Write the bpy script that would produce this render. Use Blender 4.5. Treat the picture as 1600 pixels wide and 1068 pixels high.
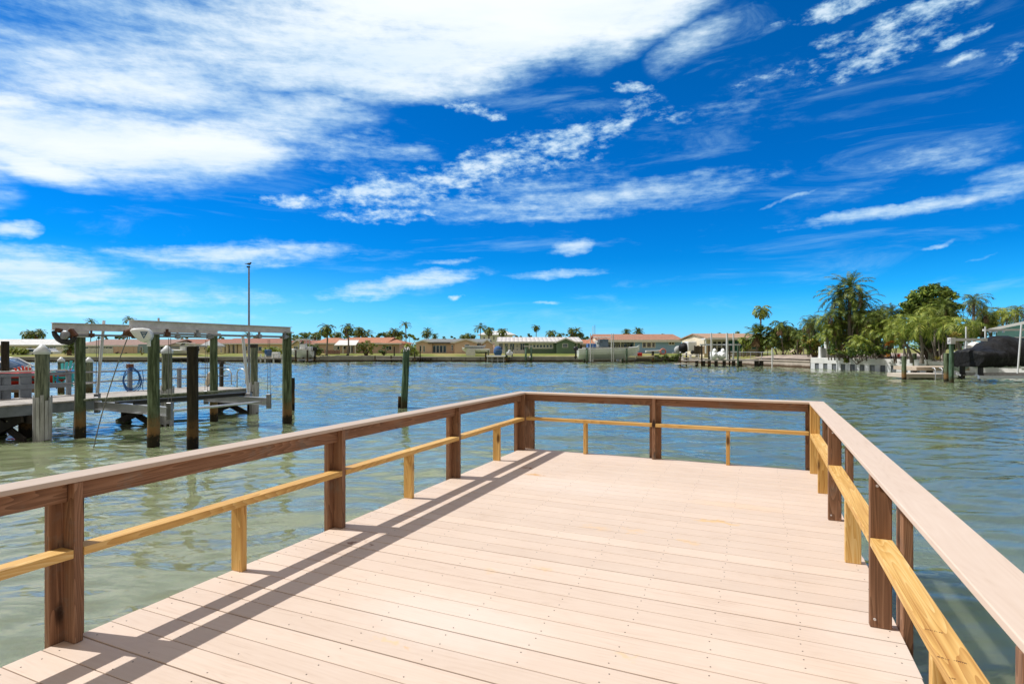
import bpy, math, random
from mathutils import Vector, Matrix
from mathutils import noise as mnoise
R = math.radians
sc = bpy.context.scene
for o in list(bpy.data.objects): bpy.data.objects.remove(o)

# ------------------------------------------------------------------ camera
F, HY, CAMZ = 884.0, 543.3, 2.3          # focal length and horizon in photo pixels (1600 wide)
cd = bpy.data.cameras.new('camera'); cam = bpy.data.objects.new('camera', cd)
sc.collection.objects.link(cam)
cam.location = (0, 0, CAMZ); cam.rotation_euler = (R(90), 0, 0)
cd.sensor_width = 36; cd.lens = F / 1600 * 36; cd.shift_y = (HY - 534) / 1600
cd.clip_start = 0.05; cd.clip_end = 6000
sc.camera = cam

# ------------------------------------------------------------------ sun
SUN = Vector((-.703, .141, 1)).normalized()
ld = bpy.data.lights.new('sun', 'SUN'); ld.energy = 4.3; ld.angle = R(.5); ld.color = (1, .98, .945)
so = bpy.data.objects.new('sun', ld); sc.collection.objects.link(so)
so.rotation_euler = (-SUN).to_track_quat('-Z', 'Y').to_euler()

# ------------------------------------------------------------------ world: sky and clouds
W = bpy.data.worlds.new('World'); sc.world = W; W.use_nodes = True
nt = W.node_tree; nt.nodes.clear()
def wn(t, **k):
    n = nt.nodes.new(t)
    for a, b in k.items(): setattr(n, a, b)
    return n
def wl(a, b): nt.links.new(a, b)
def wmath(op, a, b=None, c=None, clamp=False):
    n = wn('ShaderNodeMath', operation=op); n.use_clamp = clamp
    for i, v in enumerate((a, b, c)):
        if v is None: continue
        if isinstance(v, (int, float)): n.inputs[i].default_value = v
        else: wl(v, n.inputs[i])
    return n.outputs[0]
tc = wn('ShaderNodeTexCoord'); sep = wn('ShaderNodeSeparateXYZ'); wl(tc.outputs['Generated'], sep.inputs[0])
DX, DY, DZ = sep.outputs
sky = wn('ShaderNodeTexSky', sky_type='NISHITA'); sky.sun_disc = False
sky.sun_elevation = math.asin(SUN.z); sky.sun_rotation = math.atan2(SUN.x, SUN.y)
sky.air_density = 1.0; sky.dust_density = .1; sky.ozone_density = 1.0
hs = wn('ShaderNodeHueSaturation'); hs.inputs['Saturation'].default_value = 1.45; hs.inputs['Value'].default_value = 1.0
wl(sky.outputs[0], hs.inputs['Color'])
SKY_STR = .11
# colour grading of the air itself: deep blue overhead, cyan near the horizon
gr = wn('ShaderNodeValToRGB'); wl(wmath('MAXIMUM', DZ, 0.0), gr.inputs[0])
def ramp(node, stops):
    e = node.color_ramp.elements
    while len(e) > 1: e.remove(e[0])
    e[0].position = stops[0][0]; e[0].color = (*stops[0][1], 1)
    for p, c in stops[1:]:
        x = e.new(p); x.color = (*c, 1)
ramp(gr, [(0, (.42, .95, 2.2)), (.04, (.22, .86, 1.9)), (.09, (.06, .74, 1.45)), (.15, (.012, .63, 1.25)), (.25, (.004, .65, 1.18)), (.45, (.004, .74, 1.1)), (1, (.1, .8, 1.1))])
tint = wn('ShaderNodeMix', data_type='RGBA', blend_type='MULTIPLY'); tint.inputs[0].default_value = 1
wl(hs.outputs[0], tint.inputs[6]); wl(gr.outputs[0], tint.inputs[7])
sc_ = wn('ShaderNodeVectorMath', operation='SCALE'); wl(tint.outputs[2], sc_.inputs[0]); sc_.inputs['Scale'].default_value = 1
# cloud coordinates: a flat layer high above (x/z, y/z) for the grain, azimuth/elevation for the banks
zc = wmath('MAXIMUM', wmath('ADD', DZ, .035), .02)
plane = wn('ShaderNodeCombineXYZ'); wl(wmath('DIVIDE', DX, zc), plane.inputs[0]); wl(wmath('DIVIDE', DY, zc), plane.inputs[1])
az = wmath('ARCTAN2', DX, DY); el = wmath('ARCSINE', DZ)
ae = wn('ShaderNodeCombineXYZ'); wl(az, ae.inputs[0]); wl(el, ae.inputs[1])
def wnoise(vec, scale, detail, rough, dist=0, rot=0, sx=1, sy=1, off=0):
    m = wn('ShaderNodeMapping'); m.inputs['Rotation'].default_value = (0, 0, R(rot)); m.inputs['Scale'].default_value = (sx, sy, 1)
    m.inputs['Location'].default_value = (off, off * .37, 0)
    wl(vec, m.inputs[0])
    n = wn('ShaderNodeTexNoise', noise_dimensions='3D'); wl(m.outputs[0], n.inputs['Vector'])
    n.inputs['Scale'].default_value = scale; n.inputs['Detail'].default_value = detail; n.inputs['Roughness'].default_value = rough; n.inputs['Distortion'].default_value = dist
    return n
warp = wnoise(ae.outputs[0], 5.0, 5, .6, sx=.7, sy=1.4)
wv = wn('ShaderNodeVectorMath', operation='SUBTRACT'); wl(warp.outputs['Color'], wv.inputs[0]); wv.inputs[1].default_value = (.5, .5, .5)
wv2 = wn('ShaderNodeVectorMath', operation='MULTIPLY'); wl(wv.outputs[0], wv2.inputs[0]); wv2.inputs[1].default_value = (.16, .065, 0)
aew = wn('ShaderNodeVectorMath', operation='ADD'); wl(ae.outputs[0], aew.inputs[0]); wl(wv2.outputs[0], aew.inputs[1])
warp2 = wnoise(ae.outputs[0], 22.0, 4, .6)
wv3 = wn('ShaderNodeVectorMath', operation='SUBTRACT'); wl(warp2.outputs['Color'], wv3.inputs[0]); wv3.inputs[1].default_value = (.5, .5, .5)
wv4 = wn('ShaderNodeVectorMath', operation='MULTIPLY'); wl(wv3.outputs[0], wv4.inputs[0]); wv4.inputs[1].default_value = (.05, .022, 0)
aes = wn('ShaderNodeVectorMath', operation='ADD'); wl(ae.outputs[0], aes.inputs[0]); wl(wv4.outputs[0], aes.inputs[1])
def blob(X_, Y_, prev, cx, cy, rx, ry, ang, s):
    A = math.atan((cx - 800) / F); E = math.atan((HY - cy) / math.hypot(F, cx - 800))
    m = wn('ShaderNodeMapping', vector_type='TEXTURE'); cv = wn('ShaderNodeCombineXYZ'); wl(X_, cv.inputs[0]); wl(Y_, cv.inputs[1]); wl(cv.outputs[0], m.inputs[0])
    if prev is not None: wl(prev, cv.inputs[2])      # only keeps the evaluation sequential: z is divided away below
    m.inputs['Location'].default_value = (A, E, 0); m.inputs['Rotation'].default_value = (0, 0, R(ang))
    m.inputs['Scale'].default_value = (rx / F * math.cos(A) ** 2, ry / F * math.cos(A) * math.cos(E) ** 2, 1e9)
    l = wn('ShaderNodeVectorMath', operation='LENGTH'); wl(m.outputs[0], l.inputs[0])
    return wmath('MULTIPLY', wmath('SUBTRACT', 1.0, wmath('POWER', l.outputs['Value'], 1.6)), s)
def bank(vec, blobs):
    out = None; sp_ = wn('ShaderNodeSeparateXYZ'); wl(vec, sp_.inputs[0])
    for b in blobs:
        v = blob(sp_.outputs[0], sp_.outputs[1], out, *b); out = v if out is None else wmath('MAXIMUM', out, v)
    return wmath('MAXIMUM', out, 0.0)
BANK = [(150, 225, 350, 95, 0, 1.25), (330, 235, 200, 76, 8, 1.2), (860, 40, 330, 90, 10, 1.3), (1010, 20, 190, 70, 18, 1.1), (560, 110, 340, 62, 5, 1.1),
        (330, 60, 460, 100, 0, .8), (720, 20, 460, 80, 0, 1.2), (60, 90, 300, 130, 0, .66), (560, 35, 360, 70, 0, .9), (80, 265, 190, 42, -6, 1.2),
        (-150, 200, 300, 160, 0, 1.0), (230, 120, 420, 110, 4, .95), (620, 80, 430, 80, 5, 1.2), (250, 20, 420, 60, 0, .62), (450, 180, 200, 60, 8, .9), (1090, 60, 120, 40, 20, .6)]
WISP = [(900, 318, 320, 34, 3, .75), (1000, 300, 260, 30, 4, .6), (780, 335, 160, 20, 0, .6), (1180, 190, 200, 50, 12, .2), (1420, 250, 220, 40, 8, .3), (540, 240, 200, 40, 0, .6), (470, 205, 120, 30, 6, .7), (1110, 290, 210, 18, 6, .5), (1440, 322, 330, 15, 3, 1.0), (1570, 292, 120, 40, 8, .62), (1130, 170, 200, 50, 14, .28), (860, 290, 170, 45, 5, .5),
        (20, 358, 60, 18, 0, 1.15), (40, 425, 230, 52, 0, 1.25), (395, 396, 210, 24, 6, 1.05), (150, 458, 260, 24, 0, .95), (370, 462, 130, 18, 0, .6), (300, 405, 170, 22, 0, .7),
        (640, 440, 170, 17, 9, 1.05), (570, 458, 90, 16, 6, .9), (870, 427, 110, 10, 2, .75), (895, 385, 46, 15, 8, 1.0), (855, 472, 38, 4, 2, .8), (705, 408, 70, 6, 6, .6),
        (190, 490, 360, 16, 0, .7), (60, 520, 300, 18, 0, .6), (470, 488, 120, 6, 0, .3), (520, 225, 160, 40, 3, .6), (640, 235, 60, 22, 0, .55), (1470, 382, 40, 5, 14, .6), (1530, 402, 26, 4, 14, .6),
        (1230, 312, 60, 4, 14, .6), (1500, 255, 120, 20, 6, .36), (1330, 300, 200, 30, 8, .25)]
PUFF = [(820, 250, 190, 60, 14, .62), (650, 300, 190, 50, 8, .6), (1390, 60, 200, 60, 14, .55), (585, 300, 110, 26, 10, 1.15), (700, 285, 80, 26, 12, .95), (760, 258, 100, 34, 14, 1.0), (880, 222, 100, 30, 14, 1.0), (965, 195, 60, 22, 22, .95), (610, 338, 130, 16, 3, .8),
        (455, 314, 80, 12, 0, 1.0), (770, 322, 120, 24, 4, .55), (735, 170, 60, 18, -10, .7), (765, 182, 24, 8, -10, .9), (985, 138, 40, 14, -8, .9), (1000, 165, 50, 30, 0, .55), (1060, 180, 60, 22, 0, .42),
        (1310, 12, 90, 22, 0, 1.0), (1400, 34, 70, 20, 16, 1.1), (1470, 6, 110, 20, 0, 1.0), (1370, 85, 90, 22, 20, 1.0), (1500, 60, 60, 14, 10, .7), (1505, 90, 45, 13, 10, .9), (1300, 62, 50, 16, 0, .6),
        (1215, 38, 30, 8, 0, .6), (1250, 98, 40, 8, 5, .6), (1580, 85, 40, 18, 20, .6), (1200, 120, 90, 22, 8, .4), (714, 465, 12, 8, 0, 1.0)]
mB = bank(aew.outputs[0], BANK); mW = bank(aes.outputs[0], WISP); mP = bank(aes.outputs[0], PUFF)
# added unseen cloud outside the view, one broad noise, whitens the ambient light
back = wnoise(plane.outputs[0], .35, 5, .6, off=4)
wide = wmath('MULTIPLY', wmath('GREATER_THAN', wmath('MAXIMUM', wmath('ABSOLUTE', az), wmath('MULTIPLY', el, 1.35)), 1.02), wmath('MULTIPLY', wmath('SUBTRACT', back.outputs['Fac'], .20), 4.0))
mB = wmath('MAXIMUM', mB, wide)
nBig = wnoise(plane.outputs[0], 1.1, 8, .62, .3, rot=18, sx=.55, sy=1.6, off=2)
nStr = wnoise(plane.outputs[0], 1.5, 9, .66, .25, rot=24, sx=.6, sy=1.9, off=7)
nFlk = wnoise(plane.outputs[0], 6.0, 6, .6, .2, rot=10, sx=1.0, sy=1.1, off=5)
nFin = wnoise(ae.outputs[0], 46, 5, .62, .1, rot=-14, sx=.8, sy=1.8, off=5)
nLow = wnoise(ae.outputs[0], 15, 8, .68, .3, rot=-5, sx=.45, sy=2.6, off=3)
dB = wmath('ADD', wmath('MULTIPLY', mB, .98), wmath('MULTIPLY', wmath('SUBTRACT', nBig.outputs['Fac'], .5), 1.35))
dB = wmath('ADD', dB, wmath('MULTIPLY', wmath('SUBTRACT', nLow.outputs['Fac'], .5), .7))
dB = wmath('ADD', dB, wmath('MULTIPLY', wmath('SUBTRACT', nFin.outputs['Fac'], .5), .45))
rB = wn('ShaderNodeMapRange', interpolation_type='SMOOTHERSTEP'); rB.inputs[1].default_value = .02; rB.inputs[2].default_value = 1.15; wl(wmath('MULTIPLY', dB, wmath('MULTIPLY', mB, 5, clamp=True)), rB.inputs[0])
dW = wmath('ADD', mW, wmath('MULTIPLY', wmath('SUBTRACT', nLow.outputs['Fac'], .50), 1.7))
dW = wmath('ADD', dW, wmath('MULTIPLY', wmath('SUBTRACT', nStr.outputs['Fac'], .5), .6))
dW = wmath('ADD', dW, wmath('MULTIPLY', wmath('SUBTRACT', nFin.outputs['Fac'], .5), 1.0))
dW = wmath('MULTIPLY', dW, wmath('MULTIPLY', mW, 4, clamp=True))
rW = wn('ShaderNodeMapRange', interpolation_type='SMOOTHSTEP'); rW.inputs[1].default_value = .05; rW.inputs[2].default_value = 1.35; wl(dW, rW.inputs[0])
dP = wmath('ADD', mP, wmath('MULTIPLY', wmath('SUBTRACT', nFin.outputs['Fac'], .52), 2.7))
dP = wmath('MULTIPLY', dP, wmath('MULTIPLY', mP, 4, clamp=True))
rP = wn('ShaderNodeMapRange', interpolation_type='SMOOTHSTEP'); rP.inputs[1].default_value = .10; rP.inputs[2].default_value = 1.35; wl(dP, rP.inputs[0])
dens = wmath('MAXIMUM', wmath('MAXIMUM', wmath('MULTIPLY', rB.outputs[0], .97), wmath('MULTIPLY', rW.outputs[0], .82)), wmath('MULTIPLY', rP.outputs[0], .86))
# faint high streaks nearly everywhere
nv1 = wnoise(ae.outputs[0], 7, 9, .66, .6, rot=-12, sx=.55, sy=2.6, off=11)
rv = wn('ShaderNodeMapRange', interpolation_type='SMOOTHSTEP'); rv.inputs[1].default_value = .52; rv.inputs[2].default_value = .78; rv.inputs[4].default_value = .27; wl(nv1.outputs['Fac'], rv.inputs[0])
lowv = wn('ShaderNodeMapRange', interpolation_type='SMOOTHSTEP'); lowv.inputs[1].default_value = .16; lowv.inputs[2].default_value = .03; lowv.inputs[4].default_value = .30; wl(DZ, lowv.inputs[0])
lft = wn('ShaderNodeMapRange', interpolation_type='SMOOTHSTEP'); lft.inputs[1].default_value = .1; lft.inputs[2].default_value = -.65; wl(az, lft.inputs[0])
dens = wmath('ADD', dens, wmath('MULTIPLY', wmath('SUBTRACT', 1.0, dens), rv.outputs[0]))
dens = wmath('ADD', dens, wmath('MULTIPLY', wmath('SUBTRACT', 1.0, dens), wmath('MULTIPLY', lowv.outputs[0], lft.outputs[0])))
up = wn('ShaderNodeMapRange'); up.inputs[1].default_value = -.005; up.inputs[2].default_value = .03; wl(DZ, up.inputs[0])
dens = wmath('MULTIPLY', dens, up.outputs[0])
cl = wn('ShaderNodeValToRGB'); wl(nBig.outputs['Fac'], cl.inputs[0])
ramp(cl, [(.3, (6.8, 8.1, 9.4)), (.62, (9.2, 9.6, 9.9))])
# the added cloud overhead and behind is dimmed to warm grey for neutral fill
gz = wn('ShaderNodeMapRange', interpolation_type='SMOOTHSTEP'); gz.inputs[1].default_value = 1.08; gz.inputs[2].default_value = 1.45; wl(wmath('MAXIMUM', wmath('ABSOLUTE', az), wmath('MULTIPLY', el, 1.35)), gz.inputs[0])
gm_ = wn('ShaderNodeMix', data_type='RGBA'); wl(gz.outputs[0], gm_.inputs[0]); wl(cl.outputs[0], gm_.inputs[6]); gm_.inputs[7].default_value = (3.9, 3.5, 3.1, 1)
thin = wn('ShaderNodeMix', data_type='RGBA'); wl(wmath('POWER', dens, 1.1), thin.inputs[0]); thin.inputs[6].default_value = (4.6, 8.2, 9.9, 1); wl(gm_.outputs[2], thin.inputs[7])
thk = wn('ShaderNodeMix', data_type='RGBA'); wl(gz.outputs[0], thk.inputs[0]); wl(thin.outputs[2], thk.inputs[6]); wl(gm_.outputs[2], thk.inputs[7])
cm = wn('ShaderNodeMix', data_type='RGBA'); wl(dens, cm.inputs[0]); wl(sc_.outputs[0], cm.inputs[6]); wl(thk.outputs[2], cm.inputs[7])
bg = wn('ShaderNodeBackground'); wl(cm.outputs[2], bg.inputs[0]); bg.inputs[1].default_value = SKY_STR
wo = wn('ShaderNodeOutputWorld'); wl(bg.outputs[0], wo.inputs[0])
W.cycles.sampling_method = 'MANUAL'; W.cycles.sample_map_resolution = 512

sc.view_settings.view_transform = 'Standard'; sc.view_settings.look = 'None'
sc.view_settings.exposure = 0.0; sc.view_settings.gamma = 1
sc.view_settings.use_curve_mapping = False

# ------------------------------------------------------------------ helpers
def P(px, py, Z):
    """photo pixel at depth Z -> world point"""
    return Vector(((px - 800) / F * Z, Z, CAMZ - (py - HY) / F * Z))
def G(px, py, z=0.0):
    """photo pixel on the level plane z -> world point"""
    return P(px, py, F * (CAMZ - z) / (py - HY))
def PX(px, Z): return (px - 800) / F * Z
def PZ(py, Z): return CAMZ - (py - HY) / F * Z

class MB:
    def __init__(s): s.v = []; s.f = []; s.m = []; s.sm = []
    def add(s, vs, fs, mi=0, smooth=False):
        n = len(s.v); s.v += [Vector(v) for v in vs]; s.f += [tuple(i + n for i in f) for f in fs]; s.m += [mi] * len(fs); s.sm += [smooth] * len(fs)
        return s
    def hexa(s, p, mi=0):   # 8 points: bottom 4 then top 4, counter-clockwise
        return s.add(p, [(3, 2, 1, 0), (4, 5, 6, 7), (0, 1, 5, 4), (1, 2, 6, 5), (2, 3, 7, 6), (3, 0, 4, 7)], mi)
    def box(s, x0, x1, y0, y1, z0, z1, mi=0):
        if x0 > x1: x0, x1 = x1, x0
        if y0 > y1: y0, y1 = y1, y0
        if z0 > z1: z0, z1 = z1, z0
        return s.hexa([(x0, y0, z0), (x1, y0, z0), (x1, y1, z0), (x0, y1, z0), (x0, y0, z1), (x1, y0, z1), (x1, y1, z1), (x0, y1, z1)], mi)
    def bar(s, a, b, w, h, mi=0, up=(0, 0, 1)):
        a = Vector(a); b = Vector(b); d = (b - a).normalized(); up = Vector(up)
        if abs(d.dot(up)) > .98: up = Vector((1, 0, 0))
        r = d.cross(up).normalized() * w / 2; u = r.cross(d).normalized() * h / 2
        return s.hexa([a - r - u, a + r - u, b + r - u, b - r - u, a - r + u, a + r + u, b + r + u, b - r + u], mi)
    def tube(s, pts, r, n=8, mi=0, caps=True, smooth=True):
        pts = [Vector(p) for p in pts]; rs = r if isinstance(r, (list, tuple)) else [r] * len(pts)
        vs = []; fs = []; pr = None
        for i, p in enumerate(pts):
            d = (pts[min(i + 1, len(pts) - 1)] - pts[max(i - 1, 0)]).normalized()
            if pr is None:
                pr = d.cross(Vector((0, 0, 1)))
                if pr.length < .05: pr = d.cross(Vector((1, 0, 0)))
            pr = (pr - d * pr.dot(d)).normalized(); q = d.cross(pr)
            for k in range(n):
                a = 2 * math.pi * k / n; vs.append(p + (pr * math.cos(a) + q * math.sin(a)) * rs[i])
        for i in range(len(pts) - 1):
            for k in range(n):
                a = i * n + k; b = i * n + (k + 1) % n; fs.append((a, b, b + n, a + n))
        s.add(vs, fs, mi, smooth)
        if caps:
            m = len(pts) - 1; s.add(vs[:n], [tuple(range(n - 1, -1, -1))], mi); s.add(vs[m * n:], [tuple(range(n))], mi)
        return s
    def lathe(s, prof, n=16, c=(0, 0, 0), mi=0, smooth=True):
        c = Vector(c); vs = []; fs = []
        for r, z in prof:
            for k in range(n):
                a = 2 * math.pi * k / n; vs.append(c + Vector((r * math.cos(a), r * math.sin(a), z)))
        for i in range(len(prof) - 1):
            for k in range(n):
                a = i * n + k; b = i * n + (k + 1) % n; fs.append((a, b, b + n, a + n))
        fs.append(tuple(range(n - 1, -1, -1))); fs.append(tuple(range((len(prof) - 1) * n, len(prof) * n)))
        return s.add(vs, fs, mi, smooth)
    def loft(s, rings, mi=0, smooth=True, closed=True, caps=True):
        n = len(rings[0]); vs = [v for r in rings for v in r]; fs = []
        for i in range(len(rings) - 1):
            for k in range(n if closed else n - 1):
                a = i * n + k; b = i * n + (k + 1) % n; fs.append((a, b, b + n, a + n))
        if caps: fs.append(tuple(range(n - 1, -1, -1))); fs.append(tuple(range((len(rings) - 1) * n, len(rings) * n)))
        return s.add(vs, fs, mi, smooth)
    def ell(s, c, r, n=10, m=7, mi=0):
        c = Vector(c); rings = []
        for i in range(m + 1):
            t = -math.pi / 2 + math.pi * (i + .02) / (m + .04)
            rings.append([c + Vector((r[0] * math.cos(t) * math.cos(2 * math.pi * k / n), r[1] * math.cos(t) * math.sin(2 * math.pi * k / n), r[2] * math.sin(t))) for k in range(n)])
        return s.loft(rings, mi)
    def prismy(s, poly, y0, y1, mi=0):   # poly of (x,z), extruded along y
        n = len(poly); vs = [(x, y0, z) for x, z in poly] + [(x, y1, z) for x, z in poly]
        return s.add(vs, [tuple(range(n)), tuple(range(2 * n - 1, n - 1, -1))] + [((i + 1) % n, i, i + n, (i + 1) % n + n) for i in range(n)], mi)
    def xf(s, M):
        s.v = [M @ v for v in s.v]; return s
    def mesh(s, name, mats, origin=(0, 0, 0)):
        me = bpy.data.meshes.new(name); o = Vector(origin)
        me.from_pydata([tuple(v - o) for v in s.v], [], s.f)
        for m in (mats if isinstance(mats, (list, tuple)) else [mats]): me.materials.append(m)
        me.polygons.foreach_set('material_index', s.m); me.polygons.foreach_set('use_smooth', s.sm)
        me.update(); return me
    def build(s, name, mats, parent=None, origin=(0, 0, 0), bevel=0, seg=1):
        """origin: the root's location when the vertices are in world space"""
        o = bpy.data.objects.new(name, s.mesh(name, mats, origin)); sc.collection.objects.link(o)
        if parent is not None: o.parent = parent
        else: o.location = origin
        if bevel:
            b = o.modifiers.new('bevel', 'BEVEL'); b.width = bevel; b.segments = seg; b.limit_method = 'ANGLE'
        return o
def tag(o, label=None, cat=None, group=None, kind=None):
    if label: o['label'] = label
    if cat: o['category'] = cat
    if group: o['group'] = group
    if kind: o['kind'] = kind
    return o
def thing(name, label, cat, loc=(0, 0, 0), rotz=0, group=None):
    o = bpy.data.objects.new(name, None); sc.collection.objects.link(o); o.empty_display_size = .2
    o.location = loc; o.rotation_euler = (0, 0, rotz)
    return tag(o, label, cat, group)
def part(o, label): o['label'] = label; return o

# ------------------------------------------------------------------ materials
def newmat(name):
    m = bpy.data.materials.new(name); m.use_nodes = True; t = m.node_tree
    b = t.nodes['Principled BSDF']
    def N(ty, **k):
        n = t.nodes.new(ty)
        for a, c in k.items(): setattr(n, a, c)
        return n
    def L(a, c): t.links.new(a, c)
    return m, t, b, N, L
def setramp(node, stops):
    e = node.color_ramp.elements
    while len(e) > 1: e.remove(e[0])
    e[0].position = stops[0][0]; e[0].color = (*stops[0][1], 1)
    for p, c in stops[1:]:
        x = e.new(p); x.color = (*c, 1)
def mul(c, k): return tuple(min(1, x * k) for x in c)
def M(name, col, rough=.6, metal=0, bdist=.01, var=.18, scale=3.0, bump=.15, bscale=None, stretch=(1, 1, 1), col2=None, island=0.0, spec=.5, trans=0):
    m, t, b, N, L = newmat(name)
    tcn = N('ShaderNodeTexCoord'); mp = N('ShaderNodeMapping'); mp.inputs['Scale'].default_value = stretch; L(tcn.outputs['Object'], mp.inputs[0])
    no = N('ShaderNodeTexNoise'); no.inputs['Scale'].default_value = scale; no.inputs['Detail'].default_value = 6; no.inputs['Roughness'].default_value = .65; L(mp.outputs[0], no.inputs['Vector'])
    r = N('ShaderNodeValToRGB'); L(no.outputs['Fac'], r.inputs[0])
    setramp(r, [(.3, mul(col, 1 - var)), (.7, col2 or mul(col, 1 + var))])
    out = r.outputs[0]
    if island:
        g = N('ShaderNodeNewGeometry'); mr = N('ShaderNodeMapRange'); L(g.outputs['Random Per Island'], mr.inputs[0])
        mr.inputs[3].default_value = 1 - island; mr.inputs[4].default_value = 1 + island
        h = N('ShaderNodeHueSaturation'); L(out, h.inputs['Color']); L(mr.outputs[0], h.inputs['Value']); out = h.outputs[0]
    L(out, b.inputs['Base Color']); b.inputs['Roughness'].default_value = rough; b.inputs['Metallic'].default_value = metal
    b.inputs['Specular IOR Level'].default_value = spec
    if bump:
        n2 = N('ShaderNodeTexNoise'); n2.inputs['Scale'].default_value = bscale or scale * 6; n2.inputs['Detail'].default_value = 4; L(mp.outputs[0], n2.inputs['Vector'])
        bp = N('ShaderNodeBump'); bp.inputs['Strength'].default_value = bump; bp.inputs['Distance'].default_value = bdist; L(n2.outputs['Fac'], bp.inputs['Height']); L(bp.outputs[0], b.inputs['Normal'])
    return m
def wood(name, dark, mid, light, axis, knots=True, rough=.7, across=34, bump=.35, wear=0, yellow=0):
    """sawn timber with grain along the given axis of the part"""
    m, t, b, N, L = newmat(name)
    tcn = N('ShaderNodeTexCoord'); g = N('ShaderNodeNewGeometry')
    rnd = N('ShaderNodeVectorMath', operation='SCALE'); cx = N('ShaderNodeCombineXYZ')
    for i in range(3): L(g.outputs['Random Per Island'], cx.inputs[i])
    L(cx.outputs[0], rnd.inputs[0]); rnd.inputs['Scale'].default_value = 19.0
    ad = N('ShaderNodeVectorMath', operation='ADD'); L(tcn.outputs['Object'], ad.inputs[0]); L(rnd.outputs[0], ad.inputs[1])
    def stretched(s_al, s_ac):
        mp = N('ShaderNodeMapping'); v = [s_ac] * 3; v[axis] = s_al; mp.inputs['Scale'].default_value = v; L(ad.outputs[0], mp.inputs[0]); return mp.outputs[0]
    fine = N('ShaderNodeTexNoise'); L(stretched(2.2, across * 2.4), fine.inputs['Vector']); fine.inputs['Scale'].default_value = 1; fine.inputs['Detail'].default_value = 5
    broad = N('ShaderNodeTexNoise'); L(stretched(.8, 7), broad.inputs['Vector']); broad.inputs['Scale'].default_value = 1; broad.inputs['Detail'].default_value = 4
    # growth rings: contour lines of a stretched field give the cathedral figure
    fld = N('ShaderNodeTexNoise'); L(stretched(.55, 8.5), fld.inputs['Vector']); fld.inputs['Scale'].default_value = 1; fld.inputs['Detail'].default_value = 1.5
    rg = N('ShaderNodeMath', operation='MULTIPLY'); L(fld.outputs['Fac'], rg.inputs[0]); rg.inputs[1].default_value = across * 1.0
    sn = N('ShaderNodeMath', operation='FRACT'); L(rg.outputs[0], sn.inputs[0])
    mx = N('ShaderNodeMath', operation='MULTIPLY'); L(sn.outputs[0], mx.inputs[0]); mx.inputs[1].default_value = .26
    a1 = N('ShaderNodeMath', operation='MULTIPLY_ADD'); L(fine.outputs['Fac'], a1.inputs[0]); a1.inputs[1].default_value = .55; L(mx.outputs[0], a1.inputs[2])
    a2 = N('ShaderNodeMath', operation='MULTIPLY_ADD'); L(broad.outputs['Fac'], a2.inputs[0]); a2.inputs[1].default_value = .55; L(a1.outputs[0], a2.inputs[2])
    r = N('ShaderNodeValToRGB'); L(a2.outputs[0], r.inputs[0]); setramp(r, [(.36, light), (.62, mid), (.98, dark)])
    out = r.outputs[0]
    if knots:
        vo = N('ShaderNodeTexVoronoi'); L(stretched(2.6, 7.5), vo.inputs['Vector']); vo.inputs['Scale'].default_value = 1
        kr = N('ShaderNodeMapRange', interpolation_type='SMOOTHSTEP'); L(vo.outputs['Distance'], kr.inputs[0]); kr.inputs[1].default_value = .20; kr.inputs[2].default_value = .07
        kr.inputs[3].default_value = 0; kr.inputs[4].default_value = 1
        pick = N('ShaderNodeMath', operation='GREATER_THAN'); sp = N('ShaderNodeSeparateColor'); L(vo.outputs['Color'], sp.inputs[0]); L(sp.outputs[0], pick.inputs[0]); pick.inputs[1].default_value = .60
        km = N('ShaderNodeMath', operation='MULTIPLY'); L(kr.outputs[0], km.inputs[0]); L(pick.outputs[0], km.inputs[1])
        mk = N('ShaderNodeMix', data_type='RGBA'); L(km.outputs[0], mk.inputs[0]); L(out, mk.inputs[6]); mk.inputs[7].default_value = (*mul(dark, .35), 1); out = mk.outputs[2]
    if wear:    # grey-green weathering patches
        wn_ = N('ShaderNodeTexNoise'); L(tcn.outputs['Object'], wn_.inputs['Vector']); wn_.inputs['Scale'].default_value = 5; wn_.inputs['Detail'].default_value = 7; wn_.inputs['Roughness'].default_value = .7
        wr = N('ShaderNodeMapRange', interpolation_type='SMOOTHSTEP'); L(wn_.outputs['Fac'], wr.inputs[0]); wr.inputs[1].default_value = .52; wr.inputs[2].default_value = .72; wr.inputs[4].default_value = wear
        mw = N('ShaderNodeMix', data_type='RGBA'); L(wr.outputs[0], mw.inputs[0]); L(out, mw.inputs[6]); mw.inputs[7].default_value = (.22, .20, .17, 1); out = mw.outputs[2]
    hv = N('ShaderNodeHueSaturation'); mr = N('ShaderNodeMapRange'); L(g.outputs['Random Per Island'], mr.inputs[0]); mr.inputs[3].default_value = .86; mr.inputs[4].default_value = 1.14
    L(out, hv.inputs['Color']); L(mr.outputs[0], hv.inputs['Value']); L(hv.outputs[0], b.inputs['Base Color'])
    b.inputs['Roughness'].default_value = rough; b.inputs['Specular IOR Level'].default_value = .3
    bp = N('ShaderNodeBump'); bp.inputs['Strength'].default_value = bump; bp.inputs['Distance'].default_value = .004; L(a1.outputs[0], bp.inputs['Height']); L(bp.outputs[0], b.inputs['Normal'])
    return m
BR = ((.10, .048, .026), (.28, .145, .080), (.43, .255, .155))
YL = ((.44, .20, .045), (.74, .45, .14), (.88, .64, .29))
brown = [wood('weathered_brown_wood_%s' % 'xyz'[a], *BR, a, wear=.55) for a in range(3)]
yellow = [wood('yellow_pine_%s' % 'xyz'[a], *YL, a, rough=.6, across=30, bump=.35) for a in range(3)]

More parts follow.
